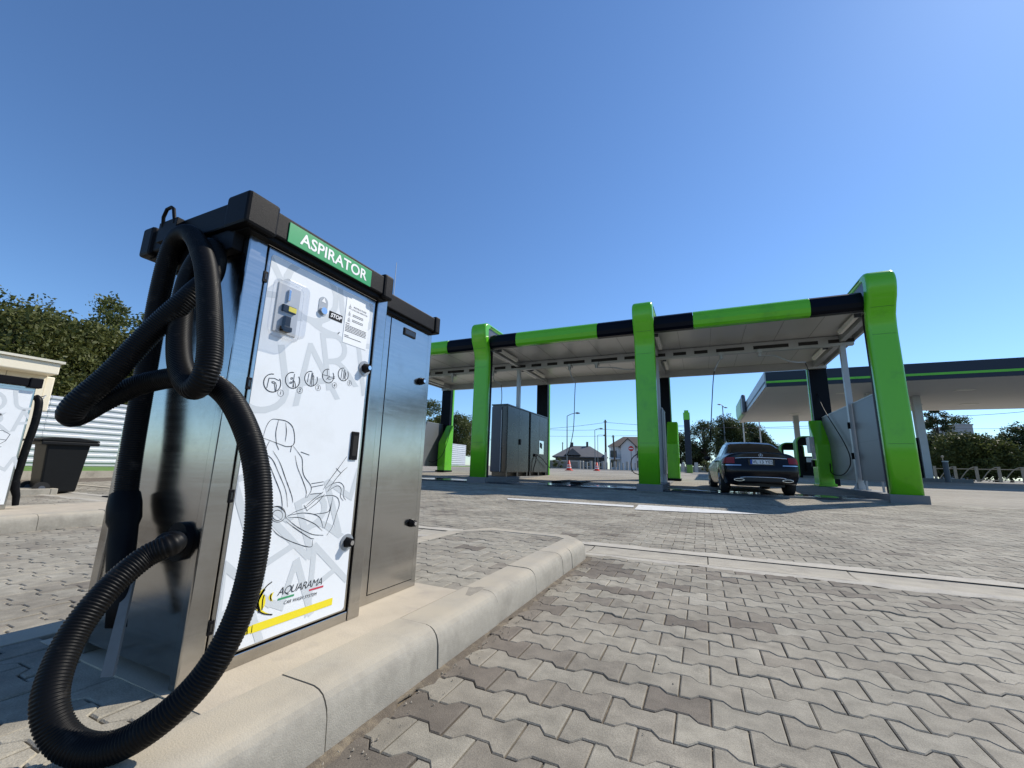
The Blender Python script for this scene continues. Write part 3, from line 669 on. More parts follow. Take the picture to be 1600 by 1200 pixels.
    # lid: tray with corner blocks, sign
    mb = MB(); mb.box(XB-.03, XF+.046, Y0-.045, Y1-.03, 1.463, 1.549)
    lid = obj('lid', mb, BLACKP, t, .006)
    for xa, xb, ya, yb in ((XF-.06, XF+.054, Y0-.055, .789), (XF-.06, XF+.054, 1.292, 1.350), (XB-.04, XB+.03, Y0-.055, .789), (XB-.04, XB+.03, 1.292, 1.350)):
        obj('lid_corner', MB().box(xa, xb, ya, yb, 1.452, 1.563), BLACKP, lid, .010)
    obj('lid_underside', MB().box(XB-.01, XF+.03, Y0-.03, Y1-.045, 1.448, 1.470), BLACKS, lid)
    sg = obj('sign', MB().box(XF+.0465, XF+.0495, .828, 1.214, 1.464, 1.535), SIGNG, t, .001)
    obj('sign_lettering', text_mb('ASPIRATOR', .060, frame_px(Vector((XF+.0502, 1.03, 1.4985))), bold=.0011), INKW, sg)
    # side cabinet
    X2 = -1.340
    sc = obj('side_cabinet', MB().box(XB+.02, X2, 1.376, 1.822, ZB, 1.466), STEEL, t, .003)
    obj('side_gap', MB().box(X2-.004, X2+.0008, 1.484, 1.790, .183, 1.444), BLACKS, sc)
    sd = obj('side_door', MB().box(X2-.002, X2+.003, 1.487, 1.787, .187, 1.441), STEEL, sc, .001)
    lk = obj('slot_frame', MB().box(X2+.003, X2+.009, 1.579, 1.671, 1.383, 1.421), BLACKP, sd, .002)
    obj('slot_opening', MB().box(X2+.009, X2+.0096, 1.588, 1.662, 1.391, 1.413), STEEL2, lk)
    lock(1.740, 1.172, sd, X2+.003, False); lock(1.748, .454, sd, X2+.003, False)
    l2 = obj('side_lid', MB().box(XB-.02, X2+.034, 1.353, 1.795, 1.463, 1.541), BLACKP, sc, .006)
    obj('lid_corner', MB().box(X2-.07, X2+.042, 1.796, 1.838, 1.456, 1.552), BLACKP, l2, .008)
    obj('lid_underside', MB().box(XB-.01, X2+.02, 1.376, 1.80, 1.450, 1.466), BLACKS, l2)
    mb = MB(); mb.tube([(-1.46, 1.62, 1.54), (-1.46, 1.62, 1.82)], [.0030, .0016], 6); mb.cyl((-1.46, 1.62, 1.53), 'z', .008, .03, 10); obj('antenna', mb, GALV, t)
    # hook on the lid's left side
    mb = MB(); mb.box(-1.690, -1.580, .672, .694, 1.474, 1.548)
    loop = [(-1.672, .676, 1.53), (-1.668, .670, 1.565), (-1.650, .668, 1.590), (-1.622, .668, 1.592), (-1.612, .670, 1.585), (-1.600, .676, 1.53)]
    mb.tube(loop, .006, 8); obj('hose_hook', mb, BLACKP, t, .002)
    # small bracket and flat black box under the lid on the left face
    obj('port_collar', MB().cyl((-1.352, .738, .512), 'y', .052, -.016, 24), BLACKP, t, .004)
    obj('dark_side_box', MB().box(-1.70, -1.30, .705, .737, 1.39, 1.462), BLACKS, t, .004)
    for x, z in ((-1.44, 1.20), (-1.44, 1.10)): obj('screw', MB().cyl((x, .738, z), 'y', .006, -.004, 8), BLACKS, t)
    # the hose: nozzle end -> hook -> loops -> port
    P = [(194, 795, 1.225), (207, 700, 1.265), (228, 580, 1.33), (252, 450, 1.375), (272, 382, 1.39), (298, 366, 1.32), (320, 410, 1.19), (328, 490, 1.09), (326, 570, 1.04), (303, 607, 1.04), (282, 570, 1.10),
         (282, 500, 1.19), (298, 430, 1.27), (326, 388, 1.31), (337, 396, 1.30), (331, 430, 1.26), (298, 462, 1.19), (240, 515, 1.15), (175, 583, 1.10), (120, 632, 1.06), (116, 650, 1.07), (165, 625, 1.14), (230, 598, 1.18),
         (300, 590, 1.16), (352, 615, 1.09), (388, 680, 1.04), (404, 760, 1.00), (400, 850, .96), (375, 955, .93), (325, 1050, .88), (250, 1126, .835), (168, 1170, .815), (102, 1158, .81), (78, 1092, .83), (110, 1000, .90), (165, 925, .97), (225, 872, 1.04), (270, 850, 1.08)]
    pts = [dep(*p) for p in P]; pts.append(Vector((-1.352, .70, .512))); pts.append(Vector((-1.352, .735, .512)))
    hs = obj('hose', corrugated(pts, .0295), HOSE, t)
    p0, p1, p2, p3 = dep(195, 787, 1.225), dep(194, 812, 1.205), dep(191, 845, 1.18), dep(181, 980, 1.10)
    mb = MB(); d01 = (p1-p0).normalized()
    mb.tube([p0-d01*.03, p0, p1, p1+d01*.02, p2, p2+(p3-p2)*.35], [.036, .040, .040, .033, .033, .030], 18); nz_ = obj('nozzle_cuff', mb, BLACKP, hs)
    a = p2+(p3-p2)*.33; mb = MB(); ux = Vector((.8, .6, 0)).normalized(); vy = Vector((-.6, .8, 0))
    ring = []
    for s_, wx, wy in ((0, .030, .027), (.25, .028, .022), (.6, .026, .012), (1, .026, .009)):
        c = a+(p3-a)*s_; ring += [c+ux*wx*math.cos(k*math.pi/6)+vy*wy*math.sin(k*math.pi/6) for k in range(12)]
    mb.add(ring, [(r*12+k, r*12+(k+1) % 12, (r+1)*12+(k+1) % 12, (r+1)*12+k) for r in range(3) for k in range(12)]+[tuple(36+k for k in range(12))], True); obj('crevice_nozzle', mb, BLACKS, nz_)
    a_, b_ = dep(203, 905, 1.15), dep(166, 1058, 1.02); u_ = Vector((.8, .6, 0)).normalized()  # thin grey strip added below the nozzle, its substance not known
    obj('grey_strip', MB().add([a_-u_*.010, a_+u_*.010, b_+u_*.013, b_-u_*.013]+[q_+Vector((-.006, .008, 0)) for q_ in (a_-u_*.010, a_+u_*.010, b_+u_*.013, b_-u_*.013)], [(0, 1, 2, 3), (7, 6, 5, 4), (0, 4, 5, 1), (1, 5, 6, 2), (2, 6, 7, 3), (3, 7, 4, 0)]), M('strip_grey', (.17, .18, .18), .8, 0, .2, 40), t)
    return t
vacuum()
def vacuum_far():
    t = thing('vacuum_station', 'second vacuum cabinet with white front, cut by the left picture edge, before the cream kiosk', 'car vacuum', (-7.0, 1.6, .1455))
    xf = -6.76; mb = MB(); mb.box(xf-.5, xf-.004, 1.25, 1.925, .1455, 1.47); obj('body', mb, STEEL, t, .004)
    d = obj('door', MB().box(xf-.003, xf+.003, 1.262, 1.918, .19, 1.44), STEEL, t, .002)
    p = obj('graphic_panel', MB().box(xf+.003, xf+.0045, 1.27, 1.905, .20, 1.415), WHITEP, d)
    X = xf+.0052; clip = [((X, 1.272, 0), (0, -1, 0)), ((X, 1.923, 0), (0, 1, 0)), ((X, 0, .202), (0, 0, -1)), ((X, 0, 1.413), (0, 0, 1))]
    for tx, y, z, r in (('Q', 1.62, 1.25, 12), ('U', 1.88, 1.30, 12), ('A', 1.50, .99, 12), ('R', 1.70, 1.03, 12), ('A', 1.90, 1.08, 12), ('A', 1.66, .50, 20), ('M', 1.85, .55, 20), ('A', 1.74, .30, 20)):
        m_ = text_mb(tx, .33, frame_px(Vector((X, y, z)), R_(r)), clip=clip)
        if m_.f: obj('watermark_letter', m_, INKG, p)
    mb = MB(); c = [(1.60, .86), (1.68, .95), (1.76, .97), (1.82, .93), (1.80, .86), (1.72, .78), (1.64, .68)]
    for st in (c, [(1.70, .95), (1.72, .88), (1.80, .87)], [(1.60, .80), (1.70, .72), (1.78, .80)]): ribbon(mb, st, .004, X+.0004)
    obj('seat_sketch', mb, INK, p)
    obj('slot_opening', MB().box(xf+.0045, xf+.006, 1.40, 1.66, 1.370, 1.405), BLACKS, d)
    l = obj('lid', MB().box(xf-.53, xf+.045, 1.22, 1.85, 1.463, 1.55), BLACKP, t, .006); obj('lid_corner', MB().box(xf-.04, xf+.055, 1.852, 1.955, 1.452, 1.562), BLACKP, l, .01)
    pts = [(xf-.05, 1.95, 1.36), (xf-.02, 1.975, 1.32), (xf-.01, 1.985, 1.1), (xf-.02, 1.97, .8), (xf-.03, 1.96, .55), (xf-.03, 1.955, .42)]
    h = obj('hose', corrugated(pts, .034, .02, 12, 2), HOSE, t)
    mb = MB(); mb.tube([(xf-.03, 1.955, .43), (xf-.03, 1.965, .36), (xf-.03, 1.99, .28), (xf-.03, 2.0, .18)], [.04, .036, .03, .026], 12); obj('nozzle_cuff', mb, BLACKP, h)
    obj('hose_hook', MB().tube([(xf-.04, 1.94, 1.33), (xf-.02, 2.0, 1.35), (xf-.02, 2.02, 1.39), (xf-.04, 1.99, 1.37)], .006, 6), GALV, t)
vacuum_far()
#@@BAYS
# ------------------------------------------------------------------ car wash canopy
YF = 13.3
def rounded_prism(pts, cx, W):
    # the outline shrinks towards both sides so that every edge is softly rounded
    P = [Vector(p) for p in pts]; n = len(P); N = []
    area = sum(P[i].x*P[(i+1) % n].y-P[(i+1) % n].x*P[i].y for i in range(n)); sg = 1 if area > 0 else -1
    for i in range(n):
        a = (P[i]-P[i-1]).normalized(); b = (P[(i+1) % n]-P[i]).normalized()
        m = Vector((-a.y-b.y, a.x+b.x))*sg
        m = m.normalized()/max(.5, math.sqrt((1+a.dot(b))/2)) if m.length > 1e-6 else Vector((0, 0)); N.append(m)
    r = .10; sl = [(-W+r*(1-math.sin(q)), r*(1-math.cos(q))) for q in (math.pi/2*k/6 for k in range(6, -1, -1))]
    sl = [(-W+r*(1-math.cos(q)), r*(1-math.sin(q))) for q in (math.pi/2*k/6 for k in range(7))]
    sl += [(-x, o) for x, o in sl[::-1]]
    mb = MB(); v = []
    for x, o in sl:
        for p, m in zip(P, N):
            q = p+m*o*.9
            v.append((cx+x, q.x, p.y if p.y < .34 else q.y))
    mb.add(v, [(k*n+i, k*n+(i+1) % n, (k+1)*n+(i+1) % n, (k+1)*n+i) for k in range(len(sl)-1) for i in range(n)], True)
    mb.add(v[:n], [tuple(range(n))[::-1]]); mb.add(v[-n:], [tuple(range(n))]); return mb
GJ = M('green_joint', (.035, .16, .008), .5)
def canopy():
    t = thing('car_wash_canopy', 'lime green and black canopy over three open car wash bays', 'car wash canopy', (-4.4, 16.6, .33))
    W = .315
    prof_out = [(13.30, .33), (13.30, 1.5), (13.30, 3.0), (13.30, 4.3), (13.29, 4.6), (13.25, 4.88), (13.14, 5.12), (13.02, 5.32), (12.95, 5.52), (12.92, 5.70), (12.93, 5.84), (12.97, 5.95), (13.05, 6.03), (13.18, 6.08), (13.35, 6.095), (14.2, 6.095), (16.5, 6.095), (19.0, 6.095), (20.41, 6.095)]
    prof_in = [(20.41, 5.93), (19.0, 5.93), (16.5, 5.93), (14.2, 5.93), (13.50, 5.93), (13.36, 5.90), (13.30, 5.82), (13.29, 5.66), (13.36, 5.40), (13.46, 5.12), (13.54, 4.80), (13.56, 4.4), (13.56, 3.0), (13.56, 1.5), (13.56, .33)]
    for cx in COLX:
        c = obj('front_column', rounded_prism(prof_out+prof_in, cx, W), GREEN, t)
        obj('fin_panel', MB().prism([(13.47, 5.3), (13.36, 5.60), (13.36, 5.84), (13.46, 5.94), (20.20, 5.94), (20.20, 5.3)], 'x', cx-W+.07, cx+W-.07), GREYD, c)
        for z in (5.10, 4.40, 1.56): obj('panel_joint', MB().box(cx-W+.07, cx+W-.07, (13.146 if z > 5 else 13.294 if z > 4 else 13.2975), 13.45, z-.004, z+.004), GJ, c)
        obj('column_backing', MB().box(cx-W+.03, cx+W-.03, 13.562, 13.70, .335, 5.06), BLACKS, c)
        rc = obj('rear_column', MB().box(cx-.30, cx+.30, 20.0, 20.22, .33, 5.06), NAVY, t, .02)
        obj('rear_shell', MB().box(cx-.325, cx+.325, 20.222, 20.40, .33, 5.92), GREEN, rc, .03)
    # fascia: bowed strip, dark around the columns and green between
    fp = [(13.50, 5.13), (13.40, 5.13), (13.33, 5.20), (13.30, 5.33), (13.31, 5.48), (13.36, 5.60), (13.44, 5.66), (13.60, 5.68), (13.60, 5.13)]
    gx = [(-12.05, -9.03), (-6.03, -3.01), (0.0, 3.02)]
    dx = [(-13.39+W, -12.06), (-9.02, -7.43-W), (-7.43+W, -6.04), (-3.0, -1.475-W), (-1.475+W, -.01), (3.03, 4.51-W)]
    for a, b in gx: obj('green_fascia', MB().prism(fp, 'x', a, b), GREEN, t, .008)
    for a, b in dx: obj('black_fascia', MB().prism([(p[0]+.004, p[1]+(.003 if p[1] < 5.3 else -.003)) for p in fp], 'x', a, b), NAVY, t, .008)
    # roof deck; its underside is ribbed sheet
    mb = MB(); x = -13.65
    mb.box(-13.68, 4.80, 13.45, 20.05, 5.28, 5.55)
    rf = obj('roof_deck', mb, SOFFIT, t)
    mb = MB()
    for k in range(19):
        xx = -13.5+k*1.0; mb.box(xx, xx+.010, 13.67, 19.85, 5.274, 5.281)
    obj('soffit_seam', mb, M('seam_grey', (.22, .22, .21), .5), rf)
    tr = obj('front_trim', MB().box(-13.66, 4.78, 13.605, 13.66, 5.14, 5.28), GALV, t)
    obj('rear_beam', MB().box(-13.66, 4.80, 19.86, 20.0, 4.98, 5.28), GALV, t, .006)
    bm_ = obj('mid_beam', MB().box(-13.6, 4.72, 16.22, 16.40, 4.93, 5.262), GALV, t, .006)
    x = -13.3; i = 0; SL = M('slot_dark', (.02, .02, .02), .8)
    while x < 4.4:
        l = (.7, .45, .45, .9, 1.05, .55)[i % 6]; obj('beam_slot', MB().box(x, x+l, 16.212, 16.225, 5.02, 5.14), SL, bm_); x += l+.28; i += 1
    for cx in COLX:
        px = cx-.10 if cx > 0 else (cx+.10 if cx > -2 else cx+.27)
        obj('cross_beam', MB().box(px-.08, px+.08, 13.66, 19.86, 5.05, 5.262), GALV, t, .006)
        zb_ = 3.255 if -8 < cx < -7 else .33
        p = obj('steel_post', MB().box(px-.075, px+.075, 16.23, 16.38, zb_, 4.93), GALV, t, .006)
        if zb_ < 1: obj('base_plate', MB().box(px-.2, px+.2, 16.12, 16.48, .33, .36), GALV, p)
        if cx > -7:
            for s in (-1, 1): obj('post_gusset', MB().prism([(px+s*.078, .36), (px+s*.19, .36), (px+s*.078, .55)], 'y', 16.29, 16.31), GALV, p)
        for (ya, yb) in ((13.9, 15.5), (17.3, 18.9)):
            for s in ((-1, 1) if -13 < cx < 4 else ((1,) if cx < -13 else (-1,))):
                lx = px+s*.22
                l = obj('tube_lamp', MB().prism([(lx-.07, 5.22), (lx-.045, 5.10), (lx+.045, 5.10), (lx+.07, 5.22)], 'y', ya, yb), LAMP, t, .008)
                obj('lamp_end_cap', MB().box(lx-.075, lx+.075, ya-.05, ya-.002, 5.09, 5.23), GREYD, l)
    obj('side_beam', MB().box(4.72, 4.80, 13.5, 20.0, 5.10, 5.262), GALV, t); obj('side_beam', MB().box(-13.68, -13.60, 13.5, 20.0, 5.10, 5.262), GALV, t)
    # divider panels between the posts
    for cx, xs_, spans in ((4.51, 4.46, ((14.42, 16.18), (16.44, 19.9))), (-1.475, -1.24, ((15.8, 16.2), (16.44, 17.2))), (-13.39, -13.5, ((17.2, 20.0),))):
        for a, b in spans:
            z0 = .62
            d = obj('divider_panel', MB().box(xs_-.025, xs_+.025, a, b, z0, 2.97), GREYP, t, .006)
            obj('panel_seam', MB().box(xs_-.027, xs_+.027, a+.01, b-.01, 1.74, 1.748), GREYD, d)
            obj('panel_cap', MB().box(xs_-.032, xs_+.032, a, b, 2.971, 3.0), GALV, d)
            for y in (a+.25, b-.25):
                if b-a > .6 or y == a+.25: obj('panel_leg', MB().box(xs_-.02, xs_+.02, y-.03, y+.03, .33, z0-.002), GALV, d)
    for z in (2.3, 1.35): obj('clamp', MB().box(4.26, 4.325, 16.2, 16.24, z-.10, z+.10), BLACKS, t)
    return t
canopy()
def cabinets():
    for (a, b, lab) in ((15.1, 17.45, 'stainless steel equipment cabinet with two plain doors on the bay island, nearer of the pair'), (17.62, 20.0, 'stainless steel equipment cabinet with a small coin panel on its door, farther of the pair')):
        yb = min(b, 19.95)
        t = thing('equipment_cabinet', lab, 'cabinet', (-7.45, (a+b)/2, .33), 'stainless cabinets on the bay island')
        bd = obj('body', MB().box(-7.79, -7.11, a, yb, .50, 3.20), STEEL2, t, .01)
        obj('roof_sheet', MB().box(-7.82, -7.08, a-.03, yb+.03, 3.20, 3.25), STEEL2, t, .006)
        mid = (a+yb)/2
        for u, v in ((a+.03, mid-.006), (mid+.006, yb-.03)):
            d = obj('door', MB().box(-7.11, -7.09, u, v, .54, 3.17), STEEL2, t, .004)
        obj('door_latch', MB().box(-7.09, -7.05, mid+.05, mid+.20, 1.66, 1.90), BLACKP, t, .01)
        for y in (a+.1, mid, yb-.1): obj('foot', MB().box(-7.75, -7.12, y-.07, y+.07, .33, .50), STEEL2, t)
        if a < 16:
            obj('front_panel', MB().box(-7.80, -7.33, a-.03, a, .52, 3.14), GREYD, t, .004); obj('front_strip', MB().box(-7.36, -7.33, a-.05, a-.031, .52, 3.0), GALV, t)
        else:
            p = obj('coin_panel', MB().box(-7.09, -7.07, 18.75, 19.35, 1.35, 2.0), CHROME, t, .01); obj('coin_slot', MB().box(-7.07, -7.062, 18.95, 19.1, 1.62, 1.86), BLACKS, p)
            mb = MB(); g = [(-7.06, 18.2, 1.28), (-7.02, 18.22, 1.20), (-7.0, 18.1, 1.0), (-7.03, 17.95, .7), (-7.05, 17.9, .5)]; mb.tube(g, .022, 6); mb.box(-7.09, -7.03, 18.1, 18.4, 1.22, 1.34); obj('lance_holder', mb, BLACKP, t)
            obj('lance_hose', MB().tube(smooth_path([(-7.05, 18.4, 1.3), (-6.95, 18.8, 1.15), (-6.95, 19.3, .95), (-6.95, 20.0, .70)], 6), .018, 6), BLACKS, t)
cabinets()
def pedestal(cx, y0, y1, zt, lab, box=False, mir=1):
    t = thing('wash_pedestal', lab, 'pedestal', (cx, (y0+y1)/2, .33), 'green pedestals by the rear columns')
    z0 = .33
    pr = [(y0, z0), (y0, z0+1.55), (y0+.10, z0+1.72), (y1, zt), (y1, z0)]
    b = obj('shell', MB().prism(pr, 'x', cx-.24, cx+.24), GREEN, t, .05, 3)
    obj('foot', MB().box(cx-.28, cx+.28, y0-.08, y1, z0, z0+.10), BLACKS if not box else GREEN, t, .01)
    obj('lance_holder', MB().box(cx-.33*mir if mir > 0 else cx+.241, cx-.241 if mir > 0 else cx+.33, y0+.35, y0+.55, z0+.72, z0+.98), BLACKP, t, .02)
    if box:
        bx = obj('control_box', MB().box(cx-.40, cx-.242, y0+.1, y0+.62, z0+1.25, z0+1.85), GALV, t, .01); obj('keypad', MB().box(cx-.36, cx-.25, y0+.085, y0+.1, z0+1.0, z0+1.55), CHROME, bx)
    return t
pedestal(-13.0, 19.25, 20.0, 2.95, 'green pedestal with black hose before the leftmost rear column')
pedestal(-1.12, 19.3, 20.0, 2.95, 'green pedestal half hidden behind the middle green column', mir=-1)
pedestal(4.22, 19.2, 20.0, 2.90, 'green pedestal with steel control box right of the parked sedan', True)
def booms():
    g = 'swivel booms under the wash bay roof'; Y = 16.0
    def boom(px, arm, hose, lab, hx=None):
        p = ony(*px, Y); p.z = 4.93
        t = thing('ceiling_boom', lab, 'hose boom', p, g)
        mb = MB(); mb.box(p.x-.07, p.x+.07, Y-.07, Y+.25, 4.83, 4.95); mb.cyl((p.x, Y, 4.70), 'z', .06, .14, 12); obj('swivel', mb, GALV, t, .01)
        A = [Vector((p.x, Y, 4.72))]+[ony(a, b, yy) for a, b, yy in arm]
        obj('arm', MB().tube(smooth_path([tuple(q) for q in A], 6), .022, 6), GALV, t)
        if hose: obj('hose', MB().tube(smooth_path([tuple(A[-1])]+[tuple(ony(a, b, yy) if hx is None or b < 580 else onx(a, b, hx)) for a, b, yy in hose], 8), .016, 6), BLACKS, t)
    boom((890, 572), [(893, 588, 16), (899, 598, 16)], [(898, 620, 16), (896, 670, 16), (890, 700, 16.2), (886, 712, 16.4)], 'swivel boom with a hose hanging straight down in the middle wash bay')
    boom((932, 573), [(955, 574, 16), (975, 577, 16), (992, 577, 16)], None, 'bent boom arm reaching toward the middle green column')
    boom((1127, 557), [(1122, 566, 16), (1116, 580, 16)], [(1114, 600, 16), (1111, 660, 16), (1110, 690, 16.2)], 'swivel boom with a hose hanging above the parked sedan')
    boom((1187, 554), [(1210, 556, 16), (1235, 565, 16), (1258, 566, 17)], [(1268, 590, 18), (1285, 635, 18.6), (1318, 690, 18.6), (1329, 720, 18.6), (1322, 738, 18.6), (1310, 743, 18.9), (1299, 738, 19.0), (1297, 724, 19.0)], 'boom whose long hose loops down to the pedestal right of the sedan', 4.36)
    boom((707, 588), [(707, 592, 16), (707, 597, 16)], None, 'short swivel block in the left wash bay without a visible hose')
    boom((770, 590), [(772, 594, 16), (778, 598, 16), (783, 601, 16)], [(784, 612, 16), (784, 624, 16), (783, 632, 16.2)], 'boom with a hose dropping behind the tall steel cabinets')
booms()
def bay_small():
    # loop hose left of the middle column, hose on the left pedestal
    t = thing('wash_hose', 'thin black hose looping beside the middle green column', 'hose', ony(985, 715, 17))
    obj('line', MB().tube(smooth_path([tuple(ony(a, b, 17.0)) for a, b in ((1000, 706), (988, 716), (986, 728), (990, 738), (1000, 742))], 8), .018, 6), BLACKS, t)
    t = thing('wash_hose', 'thin black hose hanging in a curve over the left green pedestal', 'hose', ony(690, 715, 18.8))
    obj('line', MB().tube(smooth_path([tuple(ony(a, b, yy)) for a, b, yy in ((704, 668, 19.0), (699, 690, 18.9), (690, 712, 18.8), (676, 722, 18.8), (664, 716, 18.8), (652, 706, 18.8))], 8), .014, 6), BLACKS, t)
    # two long black drain grates lying in the middle bay
    for k, (a, lab) in enumerate((((862, 742.0), 'black floor grate in the middle wash bay, left of the two'), ((921, 744.0), 'black floor grate in the middle wash bay, right of the two'))):
        x0 = (-5.12, -4.40)[k]; mb = MB()
        mb.box(x0, x0+.05, 14.9, 19.8, .18, .26); mb.box(x0+.31, x0+.36, 14.9, 19.8, .18, .26); mb.box(x0+.052, x0+.308, 14.9, 14.96, .18, .26); mb.box(x0+.052, x0+.308, 19.74, 19.8, .18, .26)
        for i in range(34): mb.box(x0+.052, x0+.308, 15.0+i*.14, 15.06+i*.14, .185, .25)
        tag(obj('drain_grate', mb, BLACKS, None, loc=(x0+.18, 17.3, .18)), lab, 'floor grate', 'grates in the wash bay floor')
bay_small()
#@@CAR
# ------------------------------------------------------------------ sedan
def sedan(name, label, loc, paint, detailed=True, rz=0.):
    t = thing(name, label, 'car', loc, local=True, rz=rz)
    ST = [  # y, then half-profile (x, z) from under the car up to the roof centre line; None = interpolate
     [(-1.01,0,.33),(-1.01,0,.32),(-1.02,0,.38),(-1.03,0,.50),(-1.05,0,.66),(-.965,0,.93),(-.96,0,1.02),(-.965,0,1.085),(-.965,0,1.105),(-.965,0,1.11)],
     [(-.98,0,.33),(-.98,.40,.31),(-.995,.46,.37),(-1.01,.50,.50),(-1.03,.50,.66),(-.95,.50,.93),(-.945,.47,1.02),(-.95,.42,1.085),(-.95,.30,1.105),(-.955,0,1.11)],
     [(-.90,0,.33),(-.90,.66,.30),(-.91,.75,.36),(-.92,.81,.50),(-.93,.815,.66),(-.89,.79,.93),(-.885,.745,1.02),(-.885,.62,1.085),(-.89,.40,1.108),(-.90,0,1.115)],
     [(-.70,0,.30),(-.70,.72,.26),(-.70,.84,.33),(-.70,.895,.52),(-.70,.905,.68),(-.70,.88,.90),(-.70,.81,1.01),(-.70,.64,1.08),(-.70,.42,1.105),(-.70,0,1.12)],
     [(-.38,0,.30),(-.38,.74,.28),(-.38,.86,.33),(-.38,.915,.52),(-.38,.925,.70),(-.38,.89,.93),(-.38,.80,1.02),(-.38,.66,1.085),(-.38,.43,1.12),(-.38,0,1.135)],
     [(0,0,.45),(0,.74,.62),(0,.87,.66),(0,.922,.68),(0,.925,.76),(0,.89,.94),(0,.805,1.01),(0,.65,1.24),(0,.43,1.29),(0,0,1.305)],
     [(.38,0,.30),(.38,.74,.26),(.38,.87,.32),(.38,.922,.50),(.38,.922,.70),(.38,.885,.94),(.38,.81,1.0),(.38,.615,1.37),(.38,.43,1.425),(.38,0,1.445)],
     [(.85,0,.28),(.85,.76,.22),(.85,.88,.27),(.85,.915,.50),(.85,.918,.70),(.85,.885,.93),(.85,.81,.99),(.85,.595,1.43),(.85,.42,1.485),(.85,0,1.50)],
     [(1.5,0,.28),(1.5,.76,.22),(1.5,.88,.27),(1.5,.915,.50),(1.5,.918,.70),(1.5,.88,.92),(1.5,.80,.98),(1.5,.585,1.43),(1.5,.42,1.485),(1.5,0,1.505)],
     [(2.0,0,.28),(2.0,.76,.22),(2.0,.88,.27),(2.0,.91,.50),(2.0,.915,.70),(2.0,.875,.91),(2.0,.80,.97),(2.0,.62,1.26),(2.0,.43,1.31),(2.0,0,1.33)],
     [(2.55,0,.30),(2.55,.74,.28),(2.55,.88,.33),(2.55,.915,.52),(2.55,.915,.70),(2.55,.86,.88),(2.55,.79,.95),(2.55,.68,.98),(2.55,.45,1.01),(2.55,0,1.03)],
     [(2.95,0,.45),(2.95,.74,.62),(2.95,.87,.66),(2.95,.915,.68),(2.95,.91,.74),(2.95,.84,.84),(2.95,.75,.90),(2.95,.62,.93),(2.95,.42,.95),(2.95,0,.965)],
     [(3.35,0,.28),(3.35,.74,.24),(3.35,.84,.32),(3.35,.88,.50),(3.35,.87,.64),(3.35,.78,.77),(3.35,.70,.82),(3.35,.58,.85),(3.35,.40,.87),(3.35,0,.88)],
     [(3.72,0,.26),(3.72,.60,.24),(3.72,.68,.32),(3.72,.72,.45),(3.72,.70,.58),(3.72,.62,.68),(3.72,.55,.72),(3.72,.45,.75),(3.72,.32,.76),(3.72,0,.77)],
     [(3.86,0,.30),(3.86,.01,.28),(3.87,.01,.34),(3.88,.01,.45),(3.87,.01,.56),(3.84,.01,.66),(3.83,.01,.70),(3.82,.01,.73),(3.82,.005,.74),(3.82,0,.75)]]
    A = np.array(ST)   # stations x points x (y,x,z)
    def cr(a, b, c, d, t): return .5*((2*b)+(-a+c)*t+(2*a-5*b+4*c-d)*t*t+(-a+3*b-3*c+d)*t**3)
    def ev(u, v):
        i = min(int(u), len(A)-2); j = min(int(v), A.shape[1]-2); fu, fv = u-i, v-j
        rows = [A[min(max(i+k, 0), len(A)-1)] for k in (-1, 0, 1, 2)]
        cols = [[r[min(max(j+k, 0), A.shape[1]-1)] for k in (-1, 0, 1, 2)] for r in rows]
        p = cr(*[cr(*c, fv) for c in cols], fu)
        return Vector((max(0., p[1]), p[0], p[2]))
    def grid(u0, u1, v0, v1, nu, nv, off=0., side=1):
        P = [[ev(u0+(u1-u0)*i/nu, v0+(v1-v0)*j/nv) for j in range(nv+1)] for i in range(nu+1)]
        if off:
            e = .03; Q = []
            for i in range(nu+1):
                r = []
                for j in range(nv+1):
                    u, v = u0+(u1-u0)*i/nu, v0+(v1-v0)*j/nv
                    du = ev(min(u+e, len(A)-1.001), v)-ev(max(u-e, 0), v); dv = ev(u, min(v+e, A.shape[1]-1.001))-ev(u, max(v-e, 0))
                    n = dv.cross(du)
                    n = n.normalized() if n.length > 1e-9 else Vector((0, 0, 1))
                    c = Vector((0, 1.4, .7)); 
                    if n.dot(P[i][j]-c) < 0: n = -n
                    r.append(P[i][j]+n*off)
                Q.append(r)
            P = Q
        v = [(p.x*side, p.y, p.z) for r in P for p in r]; w_ = nv+1
        f = [(i*w_+j, i*w_+j+1, (i+1)*w_+j+1, (i+1)*w_+j) for i in range(nu) for j in range(nv)]
        if side < 0: f = [q[::-1] for q in f]
        return v, f
    nU, nV = (len(A)-1)*4, (A.shape[1]-1)*3
    mb = MB()
    for s in (1, -1): v, f = grid(0, len(A)-1.0001, 0, A.shape[1]-1.0001, nU, nV, 0, s); mb.add(v, f, True)
    bd = obj('body', mb, paint, t)
    me = bd.data; bm = bmesh.new(); bm.from_mesh(me); bmesh.ops.remove_doubles(bm, verts=bm.verts, dist=.002); bmesh.ops.recalc_face_normals(bm, faces=bm.faces); bm.to_mesh(me); bm.free()
    def patch(name, u0, u1, v0, v1, mat_, off, both=True, par=None, nu=10, nv=6):
        mb = MB()
        for s in ((1, -1) if both else (1,)): v, f = grid(u0, u1, v0, v1, nu, nv, off, s); mb.add(v, f, True)
        return obj(name, mb, mat_, par or t)
    patch('rear_window', 4.15, 6.05, 7.08, 8.9999, CARGL, .006); patch('windscreen', 8.3, 9.85, 7.05, 8.9999, CARGL, .006)
